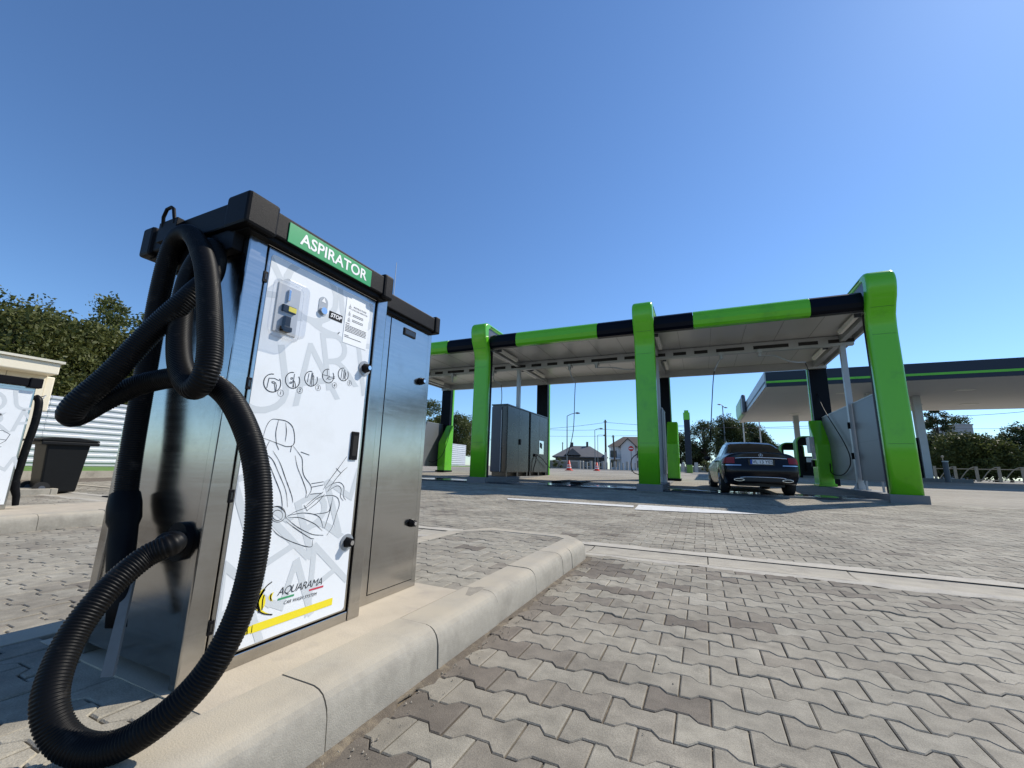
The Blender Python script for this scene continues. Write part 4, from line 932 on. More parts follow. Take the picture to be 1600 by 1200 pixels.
    for s in (1, -1):
        for u0, u1 in ((5.9, 7.15), (7.22, 8.9)):
            mb = MB(); v, f = grid(u0, u1, 6.15, 6.92, 8, 4, .006, s); mb.add(v, f, True); obj('side_window', mb, CARGL, t)
        mb = MB(); v, f = grid(1.35, 3.0, 4.55, 5.35, 10, 5, .008, s); mb.add(v, f, True); obj('tail_light', mb, LENSR, t)
        if detailed:
            mb = MB(); v, f = grid(.95, 3.0, 4.36, 4.43, 10, 1, .011, s); mb.add(v, f, True); obj('chrome_strip', mb, CHROME, t)
        # mirrors
        mb = MB(); mb.lathe((0, 0, 0), [(.001, -.075), (.06, -.06), (.09, 0), (.07, .06), (.001, .075)], 12); mb.v = [(s*(1.02+p[0]*1.25), 2.10+p[1]*.7, 1.02+p[2]) for p in mb.v]; mb.box(s*.84, s*.96, 2.06, 2.12, .98, 1.01); obj('wing_mirror', mb, TRIM, t)
        for y in (0, 2.94):
            wh = obj('wheel', MB().tube([(s*.68, y, .335), (s*.70, y, .335), (s*.90, y, .335), (s*.915, y, .335)], [.30, .335, .335, .30], 32), TYRE, t)
            mb = MB(); mb.cyl((s*.80, y, .335), 'x', .235, s*.118, 28)
            for k in range(5):
                a = k*2*math.pi/5; mb.tube([(s*.922, y+.04*math.cos(a), .335+.04*math.sin(a)), (s*.922, y+.21*math.cos(a), .335+.21*math.sin(a))], .022, 6)
            obj('rim', mb, RIM, wh)
    # lower bumper trim, exhaust tips, chrome, plate, emblem
    mb = MB(); pts = [(-.62, .34), (.62, .34), (.70, .42), (.55, .47), (-.55, .47), (-.70, .42)]; mb.prism(pts, 'y', -1.035, -.80); obj('rear_diffuser', mb, TRIM, t, .02)
    mb = MB(); mb.prism([(-.55,.22),(.55,.22),(.55,.34),(-.55,.34)], 'y', -.75, 3.5); obj('underbody', mb, TRIM, t)
    if detailed:
        mb = MB(); mb.tube(smooth_path([(-.62, -.975, .40), (-.45, -1.045, .455), (0, -1.06, .465), (.45, -1.045, .455), (.62, -.975, .40)], 6), .011, 6); obj('diffuser_trim', mb, CHROME, t)
        for s in (1, -1):
            pts = [(s*(.56+.13*math.cos(a*.5236)), .385+.042*math.sin(a*.5236)) for a in range(12)]
            e = obj('exhaust_tip', MB().prism(pts, 'y', -1.05, -.93), CHROME, t, .006); pts = [(s*(.56+.11*math.cos(a*.5236)), .385+.028*math.sin(a*.5236)) for a in range(12)]
            obj('exhaust_opening', MB().prism(pts, 'y', -1.056, -1.0), TRIM, e)
        mb = MB(); mb.tube(smooth_path([(-.60, -.935, .955), (-.40, -.985, .968), (0, -.998, .975), (.40, -.985, .968), (.60, -.935, .955)], 6), .014, 6); obj('trunk_strip', mb, CHROME, t)
        rc = obj('plate_recess', MB().prism([(-.30, .76), (.30, .76), (.32, .935), (-.32, .935)], 'y', -1.016, -.90), CARP, t, .012)
        pl = obj('number_plate', MB().box(-.26, .26, -1.034, -1.020, .80, .92), PLATE, t, .004)
        obj('plate_band', MB().box(-.262, -.215, -1.0375, -1.0355, .801, .919), PLATEB, pl)
        obj('plate_lettering', text_mb('VL 13 YES', .112, frame_my(Vector((.025, -1.0362, .858))), bold=.001), INK, pl)
        mb = MB(); c = Vector((0, -.990, 1.035))
        mb.tube([c+Vector((.042*math.cos(a*.314), 0, .042*math.sin(a*.314))) for a in range(21)], .0045, 6)
        for a in (90, 210, 330): mb.tube([c, c+Vector((.04*math.cos(R_(a)), 0, .04*math.sin(R_(a))))], [.007, .003], 6)
        obj('emblem', mb, CHROME, t)
        obj('trunk_lettering', text_mb('E 220 d', .040, frame_my(Vector((-.50, -.968, 1.015)))), CHROME, t) if False else None
        obj('antenna_fin', MB().prism([(.55, 1.42), (.75, 1.45), (.60, 1.50)], 'x', -.02, .02), paint, t, .006)
    return t
sedan('sedan_car', 'dark navy sedan seen from behind, standing in the right wash bay', (1.36, 13.88, .178), CARP, True, R_(4.5))
#@@FUEL
# ------------------------------------------------------------------ fuel station beyond
def fuel():
    t = thing('fuel_canopy', 'large flat fuel station canopy with navy edge and green stripe behind the right bay', 'fuel canopy', (14, 32, .56))
    z0, z1 = 5.22, 6.02
    L = [(3.35, 25.0), (30, 25.0), (30, 37), (10.2, 37), (10.2, 42.6), (3.35, 42.6)]
    dk = obj('deck', MB().prism(L, 'z', z0+.02, z1-.02), SOFFW, t)
    mb = MB(); mb.box(3.33, 30, 24.93, 24.998, z0, z1); ff = obj('front_fascia', mb, NAVY2, t); obj('green_stripe', MB().box(3.33, 30, 24.91, 24.929, z0+.20, z0+.31), GREEN, ff)
    sf = obj('side_fascia', MB().box(3.27, 3.329, 24.93, 42.7, z0, z1), M('fascia_pale_grey', (.36, .38, .40), .4, .3, .05), t); obj('green_stripe', MB().box(3.25, 3.268, 24.93, 42.7, z0+.20, z0+.30), NAVY2, sf)
    obj('soffit_trim', MB().box(3.34, 3.55, 25.0, 42.6, z0-.02, z0+.0), SOFFW, t)
    # rounded emblem blocks near the far end of the side
    pr = [(35.0, z0-.05), (36.3, z0-.05), (36.3, z1+.25), (35.9, z1+.55), (35.2, z1+.55), (35.0, z1+.2)]
    lg = obj('logo_block', MB().prism(pr, 'x', 3.0, 3.26), GREYD, t, .1, 3)
    obj('logo_block', MB().prism([(36.6, z0-.05), (40.5, z0-.05), (41.2, z0+.3), (41.2, z1+.2), (40.6, z1+.5), (36.6, z1+.5)], 'x', 3.0, 3.26), M('logo_pale_green', (.30, .55, .28), .4, 0, .1), t, .1, 3)
    mb = MB()
    for x, y in ((7.4, 28), (12.5, 28.5), (19, 29), (15, 34), (6.6, 37), (21, 34)): mb.box(x-.35, x+.35, y-.2, y+.2, z0-.005, z0+.018)
    obj('downlight', mb, LAMP, t)
    for x, y in ((6.9, 38.5), (7.6, 33.0), (11.15, 30.2), (8.6, 28.5), (18.5, 30.2), (25.5, 30.2)):
        c = obj('column', MB().box(x-.17, x+.17, y-.17, y+.17, .56, z0+.02), GALV, t, .01); obj('collar', MB().box(x-.20, x+.20, y-.20, y+.20, z0-.5, z0-.44), GALV, c)
    return t
fuel()
def dispenser(x, y, lab, sc=1., arch=True):
    t = thing('fuel_dispenser', lab, 'fuel pump', (x, y, .56), 'fuel dispensers under the canopy', local=True)
    mb = MB(); n = 10; out = []; inn = []
    W_, Ht, r = .75*sc, 2.55, .42
    def rr(w_, h, r): return [(-w_, 0), (-w_, h-r)]+[(-w_+r-r*math.cos(a*math.pi/2/n), h-r+r*math.sin(a*math.pi/2/n)) for a in range(1, n+1)]+[(w_-r+r*math.sin(a*math.pi/2/n), h-r+r*math.cos(a*math.pi/2/n)) for a in range(0, n)]+[(w_, h-r), (w_, 0)]
    o = rr(W_, Ht, r); i = rr(W_-.16, Ht-.16, r-.14); v = []
    for y_ in (-.5, .5): v += [(p[0], y_, p[1]) for p in o]+[(p[0], y_, p[1]) for p in i]
    k = len(o); f = []
    for j in range(k-1): f += [(j, j+1, k+j+1, k+j), (2*k+j, 3*k+j, 3*k+j+1, 2*k+j+1), (j, 2*k+j, 2*k+j+1, j+1), (k+j, k+j+1, 3*k+j+1, 3*k+j)]
    mb.add(v, f, True)
    if arch: obj('arch_frame', mb, M('pump_green', (.10, .34, .03), .4), t, .02)
    o = rr(W_-.07, Ht-.07, r-.06); i = rr(W_-.18, Ht-.18, r-.16); v = []
    for y_ in (-.53, .53): v += [(p[0], y_, p[1]) for p in o]+[(p[0], y_, p[1]) for p in i]
    if arch: obj('inner_lining', MB().add(v, f, True), BLACKS, t)
    b = obj('pump_body', MB().box(-W_+.17, W_-.17, -.22, .22, .05, 1.30 if arch else 1.999), BLACKS, t, .02); obj('screen', MB().box(-.25, .25, -.235, -.221, .95, 1.22), PLATE, b)
    obj('nozzle', MB().tube([(-.3, -.26, .9), (-.3, -.3, .8), (-.32, -.28, .4), (-.38, -.26, .6)], .03, 6), BLACKP, t)
    obj('header', MB().box(-W_+.17, W_-.17, -.2, .2, 2.0, 2.36), BLACKS, t); obj('plinth', MB().box(-W_-.3, W_+.3, -.5, .5, -.02, .12), SLABM, t)
    return t
dispenser(6.2, 31.6, 'green framed fuel pump close behind the right rear column'); dispenser(6.3, 38.0, 'smaller looking green framed fuel pump just right of the sedan roof')
dispenser(10.6, 30.4, 'fuel pump with tall dark body beside the right canopy post', 1., False)
obj_i = tag(obj('pump_island', MB().box(9.6, 12.6, 29.4, 31.2, .5, .74), SLABM, None, .02, loc=(11, 30.3, .56)), 'low concrete pump island with a dark end behind the right green column', 'pump island')
def bollard():
    p = onz(1481, 748, .56); p = atr(1481, 747, 30.5); z = .56
    t = thing('bollard', 'dark round bollard at the end of the pump island', 'bollard', (p.x, p.y, z)); obj('post', MB().cyl((p.x, p.y, z), 'z', .11, 1.0, 14), GREYD, t, .01); obj('cap', MB().cyl((p.x, p.y, z+1.0), 'z', .125, .06, 14), GALV, t)
    p = atr(1476, 735, 46); t = thing('garden_lamp', 'small pale lamp post before the right hedge', 'lamp', (p.x, p.y, .56)); obj('pole', MB().cyl((p.x, p.y, .56), 'z', .03, 1.75, 8), RAILM, t); obj('lamp_head', MB().ball((p.x, p.y, 2.38), .09), RAILM, t)
bollard()
sedan('sedan_car', 'silver car mostly hidden behind the navy sedan', (4.55, 33.5, .56), CARG, False)
#@@FAR
# ------------------------------------------------------------------ left side: kiosk, bin, fence, bank
def left_side():
    t = thing('kiosk', 'cream clad kiosk with flat overhanging roof behind the left vacuum', 'kiosk', (-14.5, 2.2, .05))
    x1 = -12.75; y1 = 3.72; zt = 2.37
    w_ = obj('wall', MB().box(-16.2, x1, -1.5, y1, .0, zt), CREAM, t)
    mb = MB()
    for k in range(30):
        y = -1.4+k*.19
        if y < y1-.5: mb.box(x1, x1+.006, y, y+.012, .05, zt)
    obj('cladding_seam', mb, M('seam_cream', (.45, .40, .30), .7), w_)
    obj('corner_strip', MB().box(x1-.02, x1+.012, y1-.5, y1+.012, .0, zt-.002), CREAM, w_)
    r = obj('roof', MB().box(-16.6, x1+.45, -1.9, y1+.05, zt, zt+.24), CREAM, t, .02); obj('roof_capping', MB().box(-16.65, x1+.5, -1.95, y1+.10, zt+.242, zt+.29), M('capping_pale', (.68, .64, .52), .5), r)
    obj('downpipe', MB().box(x1-.16, x1-.02, y1+.014, y1+.16, zt-.75, zt-.002), CREAM, t, .02)
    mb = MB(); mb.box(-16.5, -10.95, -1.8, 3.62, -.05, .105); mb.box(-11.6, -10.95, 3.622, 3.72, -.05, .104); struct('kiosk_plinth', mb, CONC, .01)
    # wheeled bin
    bx, by = -11.35, 3.78
    t = thing('wheeled_bin', 'black wheeled rubbish bin with closed lid before the corrugated fence', 'rubbish bin', (bx, by, .0), rz=R_(0))
    def tr(w0, d0, w1, d1, z0, z1): return [(bx+sx*(w0 if z == z0 else w1), by+sy*(d0 if z == z0 else d1)*.86, z) for z in (z0, z1) for sx, sy in ((-1, -1), (1, -1), (1, 1), (-1, 1))]
    q = [(0, 3, 2, 1), (4, 5, 6, 7), (0, 1, 5, 4), (1, 2, 6, 5), (2, 3, 7, 6), (3, 0, 4, 7)]
    obj('body', MB().add(tr(  .22, .29, .28, .36, .02, .93), q), BIN, t, .03); obj('rim', MB().box(bx-.33, bx+.33, by-.40, by+.42, .90, .97), BIN, t, .015)
    mb = MB(); mb.prism([(by-.42, .972), (by+.42, .972), (by+.40, 1.01), (by+.1, 1.05), (by-.25, 1.045), (by-.40, 1.01)], 'x', bx-.34, bx+.34); obj('lid', mb, BIN, t, .012)
    obj('lid_handle', MB().box(bx-.32, bx+.32, by-.50, by-.42, .96, 1.0), BIN, t, .01)
    for s in (-1, 1):
        w_ = obj('wheel', MB().cyl((bx+s*.30-.03, by-.26, .11), 'x', .11, .06, 20), TYRE, t); obj('hub', MB().cyl((bx+s*.30-.034, by-.26, .11), 'x', .045, .068, 14), GREYD, w_)
    # corrugated fence
    A, B = Vector((-18.35, -3.5)), Vector((-24.9, 42.5)); d = (B-A).normalized(); n = Vector((d.y, -d.x))
    t = thing('corrugated_fence', 'long pale corrugated metal sheet fence with horizontal ribs before the trees', 'fence', (A.x, A.y, .3))
    mb = MB(); prof = []
    zb = .33; k = 0
    while zb+k*.21 < 2.45:
        z = zb+k*.21; prof += [(0, z), (0, z+.10), (.045, z+.125), (.045, z+.185), (0, z+.21)]; k += 1
    def up(s): return .35*max(0, (s-12))/34
    for s0, s1 in [(i*2.4, i*2.4+2.39) for i in range(19)]:
        v = []
        for s in (s0, s1):
            for off, z in prof: p = A+d*s+n*off; v.append((p.x, p.y, z+up(s)))
        m = len(prof); mb.add(v, [(i, i+1, m+i+1, m+i) for i in range(m-1)])
    obj('sheet', mb, CORR, t)
    for i in range(0, 20, 2): p = A+d*(i*2.4)-n*.06; obj('post', MB().box(p.x-.04, p.x+.04, p.y-.04, p.y+.04, .1, 2.4+up(i*2.4)), GALV, t)
    # raised grass bank with kerb
    mb = MB(); m2 = MB(); A2 = A+n*2.6; segs = [0, 6, 12, 20, 30, 44]
    for s0, s1 in zip(segs[:-1], segs[1:]):
        v = []
        for s in (s0, s1):
            for off, z in ((2.4, .22), (1.4, .30), (-4, .36), (-30, .5)): p = A+d*s+n*off; v.append((p.x, p.y, z+up(s)))
        mb.add(v, [(i, 4+i, 5+i, i+1) for i in range(3)])
        v = []
        for s in (s0, s1-.01):
            for off, z in ((2.40, .0), (2.40, .24), (2.56, .24), (2.58, -.1)): p = A+d*s+n*off; v.append((p.x, p.y, z+up(s)))
        m2.add(v, [(i, 4+i, 5+i, i+1) for i in range(3)])
    struct('grass_bank', mb, GRASS); struct('bank_kerb', m2, CONC)
    m3 = MB(); 
    for y in (3.0,): m3.box(-16.2, -10.6, y+1.9, y+2.05, -.02, .03)
    struct('edging_strip', m3, CONC)
    tag(obj('floor_drain', MB().box(-9.9, -9.1, 3.95, 4.35, .0, .018), BLACKS, None, loc=(-9.5, 4.1, .01)), 'dark square floor drain near the black wheeled bin', 'floor drain')
left_side()
# ------------------------------------------------------------------ far things
GZ = .56
def cones():
    for (x, y, r_, s, lab) in ((889, 732.6, 30, .70, 'red traffic cone with white bands left of the house gap, nearer of two'), (932.5, 732, 36, .70, 'red traffic cone with white bands nearer to the middle column')):
        p = atr(x, y, r_); z = gz(p.y)
        t = thing('traffic_cone', lab, 'traffic cone', (p.x, p.y, z), 'traffic cones on the forecourt')
        c = obj('cone', MB().lathe((p.x, p.y, z), [(.19, .04), (.05*1.1, s), (.001, s+.01)], 20), CONE, t)
        for a, b in ((.25, .38), (.50, .60)):
            ra = .19-(.19-.055)*(a*s-.04)/(s-.04); rb = .19-(.19-.055)*(b*s-.04)/(s-.04); obj('white_band', MB().lathe((p.x, p.y, z), [(ra+.006, a*s), (rb+.006, b*s)], 20), INKW, c)
        obj('base', MB().box(p.x-.24, p.x+.24, p.y-.24, p.y+.24, z, z+.045), CONE, t, .01)
cones()
def hip_house(name, lab, px0, px1, r_, wall_h, roof_h, wm, rm, dep_):
    a = atr(px0, 727, r_); b = atr(px1, 727, r_); c = (a+b)/2; L = (b-a).length; z = GZ
    t = thing(name, lab, 'house', (c.x, c.y, z), local=True, rz=math.atan2(b.y-a.y, b.x-a.x))
    return t, L
def houses():
    # low house with a grey hip roof
    t, L = hip_house('house', 'low house with wide dark grey hip roof left of the poles', 863, 950, 95, 2.6, 3, None, None, 9)
    h, D, e = 2.7, 9., .7; rz = 5.3
    obj('wall', MB().box(-L/2+e, L/2-e, 0, D, 0, h), WALLD, t)
    rl = L*.16
    v = [(-L/2, -e, h), (L/2, -e, h), (L/2, D+e, h), (-L/2, D+e, h), (-rl, D/2, rz), (rl*1.2, D/2, rz), (-L/2, -e, h-.2), (L/2, -e, h-.2), (L/2, D+e, h-.2), (-L/2, D+e, h-.2)]
    rf = obj('roof', MB().add(v, [(0, 1, 5, 4), (1, 2, 5), (2, 3, 4, 5), (3, 0, 4), (0, 6, 7, 1), (1, 7, 8, 2), (2, 8, 9, 3), (3, 9, 6, 0), (9, 8, 7, 6)]), ROOFG, t)
    v = [(-L*.28, -e-.6, h+.3), (L*.02, -e-.6, h+.3), (-L*.13, -e-.6, 4.5), (-L*.13, D*.4, 4.5), (-L*.28, D*.4, h+.3), (L*.02, D*.4, h+.3)]
    obj('dormer', MB().add(v, [(0, 1, 2), (0, 2, 3, 4), (1, 5, 3, 2)]), ROOFG, rf)
    obj('chimney', MB().box(-L*.18, -L*.18+.7, D/2-.4, D/2+.3, rz-1.2, rz+.8), WALLD, rf); obj('chimney', MB().box(L*.12, L*.12+.5, D/2-.3, D/2+.3, rz-1, rz+1.0), WALLD, rf)
    for k in range(4):
        x = -L*.35+k*L*.22; w_ = obj('window', MB().box(x, x+1.3, -.04, -.001, .5, 1.6), WALLW, t); obj('pane', MB().box(x+.1, x+1.2, -.05, -.041, .6, 1.5), WIN, w_)
    # white two-storey house with brown roof and gable
    t, L = hip_house('house', 'white two storey house with brown gabled roof behind the no entry sign', 950, 1012, 90, 5, 3, None, None, 9)
    h, D, e = 5.0, 8., .6; rz = 7.2
    obj('wall', MB().box(-L/2+e, L/2-e, 0, D, 0, h), WALLW, t)
    v = [(-L/2, -e, h-.1), (L/2, -e, h-.1), (L/2, D+e, h-.1), (-L/2, D+e, h-.1), (-L*.1, D/2, rz), (L*.3, D/2, rz)]
    rf = obj('roof', MB().add(v, [(0, 1, 5, 4), (1, 2, 5), (2, 3, 4, 5), (3, 0, 4), (3, 2, 1, 0)]), ROOFB, t)
    gx0, gx1 = -L*.18, L*.22; gm = (gx0+gx1)/2
    ga = obj('gable_wall', MB().prism([(gx0+.2, 0), (gx1-.2, 0), (gx1-.2, h), (gm, h+1.35), (gx0+.2, h)], 'y', -1.1, 0), WALLW, t)
    v = [(gx0-.3, -1.5, h-.3), (gm, -1.5, h+1.6), (gx1+.3, -1.5, h-.3), (gx0-.3, D*.5, h-.3), (gm, D*.5, h+1.6), (gx1+.3, D*.5, h-.3)]
    v += [(p[0], p[1], p[2]-.18) for p in v]
    obj('gable_roof', MB().add(v, [(0, 1, 4, 3), (1, 2, 5, 4), (0, 6, 7, 1), (1, 7, 8, 2), (6, 9, 10, 7), (7, 10, 11, 8), (0, 3, 9, 6), (2, 8, 11, 5)]), ROOFB, rf)
    for x in (-L*.36, L*.33):
        for z in (.6, 2.6):
            w_ = obj('window', MB().box(x-.7, x+.7, -.05, -.001, z, z+1.4), WALLD, t); obj('pane', MB().box(x-.6, x-.04, -.06, -.051, z+.1, z+1.3), WIN, w_); obj('pane', MB().box(x+.04, x+.6, -.06, -.051, z+.1, z+1.3), WIN, w_)
    obj('balcony', MB().box(-L/2+.3, gx0, -1.3, -.002, 2.2, 2.4), WALLW, t); mb = MB()
    for k in range(9): mb.box(-L/2+.4+k*.28, -L/2+.44+k*.28, -1.28, -1.24, 2.4, 3.2)
    obj('balcony_railing', mb, WALLD, t)
    mb = MB(); mb.box(-L/2+.4, -L/2+.6, -1.25, -1.05, 0, h-.1); obj('porch_column', mb, WALLW, t)
houses()
def lamp_post(px, ytop, ybase, r_, lab, arms, rad=.07, mat=None):
    p = atr(px, ybase, r_); top = atr(px, ytop, r_).z
    t = thing('street_lamp', lab, 'street lamp', (p.x, p.y, GZ), 'street lamps along the road')
    obj('pole', MB().tube([(p.x, p.y, GZ), (p.x, p.y, top)], [rad, rad*.6], 8), mat or POLE, t)
    R0 = Vector((RM[0][0], RM[1][0], 0)).normalized()
    for dx, dz in arms:
        q = Vector((p.x, p.y, top)); e = q+R0*dx+Vector((0, 0, dz)); a = obj('arm', MB().tube([q, q+(e-q)*.5+Vector((0, 0, .05)), e], rad*.5, 6), mat or POLE, t)
        f = e+R0*(.5 if dx > 0 else -.5); obj('lamp_head', MB().tube([e, e+(f-e)*.4, f], [.05, .12, .05], 8), mat or POLE, a)
lamp_post(886, 650, 732, 45, 'tall thin street lamp with a long right arm near the left cone', [(.9, .35)])
lamp_post(930, 672, 731, 62, 'street lamp with a short raised arm left of the wooden poles', [(.7, .25)])
lamp_post(934.5, 680, 731, 70, 'low street lamp with a level arm just right of the raised arm lamp', [(.9, .02)], .06)
lamp_post(1134, 634, 705, 70, 'double headed street lamp rising before the dark round tree', [(-.25, .2), (.25, -.25)], .11)
def poles():
    g = 'wooden utility poles along the street'
    for px, yt, yb, r_, lean, lab in ((947, 656, 736, 58, 0, 'tall wooden utility pole with a pale foot between the houses'), (959, 680, 732, 66, .25, 'leaning wooden utility pole before the white house'), (879, 691, 728, 110, 0, 'short far wooden pole above the grey roof')):
        p = atr(px, yb, r_); top = atr(px, yt, r_).z
        t = thing('utility_pole', lab, 'utility pole', (p.x, p.y, GZ), g)
        obj('shaft', MB().tube([(p.x+lean, p.y, GZ), (p.x, p.y, top)], [.16, .11], 8), WOOD, t)
        if px == 947: obj('foot', MB().tube([(p.x, p.y, GZ), (p.x, p.y, GZ+2.4)], .19, 8), BAL, t)
        obj('insulators', MB().box(p.x-.24, p.x+.24, p.y-.05, p.y+.05, top-.30, top-.22), WOOD, t)
    for px, yt, yb, r_, lab in ((1165, 640, 712, 60, 'slim pale pole behind the sedan roof, left of two'), (1191, 636, 714, 60, 'slim pale pole behind the sedan roof, right of two')):
        p = atr(px, yb, r_); top = atr(px, yt, r_).z; t = thing('slim_pole', lab, 'pole', (p.x, p.y, GZ), 'slim poles behind the sedan'); obj('shaft', MB().tube([(p.x, p.y, GZ), (p.x, p.y, top)], [.09, .07], 8), BAL, t); obj('cap', MB().ball((p.x, p.y, top), .1, 8), BAL, t)
    W_ = [((790, 672, 58), (947, 660, 58), .25, 'overhead wire sloping up to the tall wooden pole from the left'), ((947, 660, 58), (1300, 664, 60), .5, 'overhead wire running right from the tall wooden pole'), ((800, 667, 66), (947, 671, 66), .3, 'lower overhead wire left of the tall wooden pole'), ((947, 671, 66), (1120, 668, 66), .35, 'lower overhead wire right of the tall wooden pole'), ((800, 680, 75), (1000, 680, 75), .2, 'faint overhead wire above the grey roof'), ((1040, 663.5, 70), (1320, 668, 70), .3, 'overhead wire passing behind the pylon and lamp'), ((1030, 668, 70), (1100, 676, 70), .1, 'short wire falling toward the trees beside the pylon'), ((1430, 651, 60), (1640, 639, 60), .2, 'overhead wire below the fuel canopy at the right edge, higher of two'), ((1430, 668, 80), (1640, 667, 80), .2, 'overhead wire above the right hedge, lower of two')]
    for a, b, sag, lab in W_:
        A, B = atr(*a), atr(*b); pts = [A.lerp(B, k/12)-Vector((0, 0, sag*4*(k/12)*(1-k/12))) for k in range(13)]
        tag(obj('overhead_wire', MB().tube(pts, .022, 5), WIRE, None, loc=A), lab, 'wire', 'overhead wires')
poles()
def sign_no_entry():
    p = atr(987, 735, 40); c = atr(987, 701, 40).z; z = GZ; d = Vector((p.x, p.y, 0)).normalized()
    t = thing('road_sign', 'round red no entry sign on a thin post beside the middle column', 'road sign', (p.x, p.y, z)); obj('post', MB().cyl((p.x, p.y, z), 'z', .035, c+.25-z, 8), POLE, t)
    ds = obj('disc', MB().tube([Vector((p.x, p.y, c))-d*.05, Vector((p.x, p.y, c))-d*.08], .235, 28), REDS, t)
    s = Vector((-d.y, d.x, 0)); q = Vector((p.x, p.y, c))-d*.082; v = [q+s*a+Vector((0, 0, b)) for a, b in ((-.17, -.045), (.17, -.045), (.17, .045), (-.17, .045))]; v += [x-d*.006 for x in v]
    obj('white_bar', MB().add(v, [(0, 1, 2, 3), (7, 6, 5, 4), (0, 4, 5, 1), (1, 5, 6, 2), (2, 6, 7, 3), (3, 7, 4, 0)]), INKW, ds)
sign_no_entry()
def pylon():
    p = atr(1077, 729, 48); z = GZ; x, y = p.x, p.y; zt = atr(1077, 641, 48).z; zm = atr(1077, 656, 48).z
    t = thing('station_pylon', 'tall dark pylon with light green head before the trees', 'pylon sign', (x, y, z))
    obj('shaft', MB().box(x-.30, x+.30, y-.12, y+.12, z+.6, zm), NAVY2, t, .02); hd = obj('head', MB().box(x-.33, x+.33, y-.15, y+.15, zm+.002, zt-.25), GREEN, t, .03); obj('head_top', MB().box(x-.22, x+.22, y-.13, y+.13, zt-.248, zt), GREEN, hd, .03)
    obj('foot', MB().box(x-.25, x+.32, y-.3, y+.3, z, z+.85), M('foot_green', (.16, .30, .05), .6), t, .05)
pylon()
def fences():
    # pale baluster fence by the street
    a, b = atr(905, 733, 55), atr(1006, 733, 55); t = thing('baluster_fence', 'low garden fence of pale concrete balusters before the houses', 'fence', (a.x, a.y, GZ)); mb = MB(); n = 17
    wl = MB(); d = (b-a); 
    for k in range(n):
        p = a+d*(k/(n-1)); hh = 1.15 if k % 3 == 0 else 1.0; ww = .15 if k % 3 == 0 else .09
        obj('baluster', MB().box(p.x-ww, p.x+ww, p.y-.1, p.y+.1, GZ+.1, GZ+hh), BALD, t)
    obj('plinth', MB().prism([(a.x, a.y-.15), (b.x, b.y-.15), (b.x, b.y+.15), (a.x, a.y+.15)], 'z', GZ-.05, GZ+.12), STONEF, t)
    a, b = atr(858, 730, 60), atr(912, 732, 60); t = thing('garden_wall', 'grey rubble garden wall under the low grey roof', 'wall', (a.x, a.y, GZ)); obj('masonry', MB().prism([(a.x, a.y-.15), (b.x, b.y-.15), (b.x, b.y+.15), (a.x, a.y+.15)], 'z', GZ-.1, GZ+1.1), STONEF, t); obj('coping', MB().prism([(a.x, a.y-.2), (b.x, b.y-.2), (b.x, b.y+.2), (a.x, a.y+.2)], 'z', GZ+1.102, GZ+1.2), BAL, t)
    # street kerb
    mb = MB(); a, b = atr(840, 735, 50), atr(1300, 742, 50); v = [(a.x, a.y, GZ-.02), (b.x, b.y, GZ-.02), (b.x, b.y+.3, GZ+.10), (a.x, a.y+.3, GZ+.10), (b.x, b.y+4, GZ+.10), (a.x, a.y+4, GZ+.10)]; mb.add(v, [(0, 1, 2, 3), (3, 2, 4, 5)]); struct('street_verge', mb, STONEF)
    # posts and rubble before the trees in the centre
    a, b = atr(1046, 733, 56), atr(1180, 735, 56); t = thing('boundary_wall', 'low pale boundary wall with square posts below the trees behind the sedan', 'wall', (a.x, a.y, GZ)); d = b-a
    obj('masonry', MB().prism([(a.x, a.y-.1), (b.x, b.y-.1), (b.x, b.y+.1), (a.x, a.y+.1)], 'z', GZ, GZ+.75), M('rough_pale_wall', (.30, .29, .25), .9, 0, .4, 3), t)
    for k in range(7): p = a+d*(k/6); obj('post', MB().box(p.x-.2, p.x+.2, p.y-.25, p.y-.101, GZ, GZ+1.25), BAL, t)
    # railing with arched braces at the right
    a, b = atr(1462, 742, 48), atr(1640, 748, 48); t = thing('arched_railing', 'low pale railing with curved braces before the right hedge', 'railing', (a.x, a.y, GZ)); d = (b-a); L_ = d.length; d.z = 0; d.normalize(); n = 5; st = L_/n
    mb = MB(); 
    for k in range(n+1): p = a+d*st*k; obj('post', MB().box(p.x-.07, p.x+.07, p.y-.07, p.y+.07, GZ, GZ+1.15), RAILM, t)
    for k in range(n):
        p = a+d*st*k; obj('arched_brace', MB().tube([(p+d*st*(.15+.8*i/8)).to_tuple()[:2]+(GZ+.1+1.0*math.sin(i/8*math.pi/2),) for i in range(9)], .03, 6), RAILM, t)
    q0, q1 = a, a+d*L_; 
    for z in (.95, .15): obj('rail', MB().tube([(q0.x, q0.y, GZ+z), (q1.x, q1.y, GZ+z)], .025, 6), RAILM, t)
    mb = MB(); a, b = atr(1484, 745, 40), atr(1660, 752, 40); mb.add([(a.x, a.y, GZ+.02), (b.x, b.y, GZ+.02), (b.x, b.y+3.2, GZ+.02), (a.x, a.y+3.2, GZ+.02)], [(0, 1, 2, 3)]); struct('pale_pavement', mb, M('pale_paving', (.50, .49, .46), .9, 0, .1, 1))
fences()
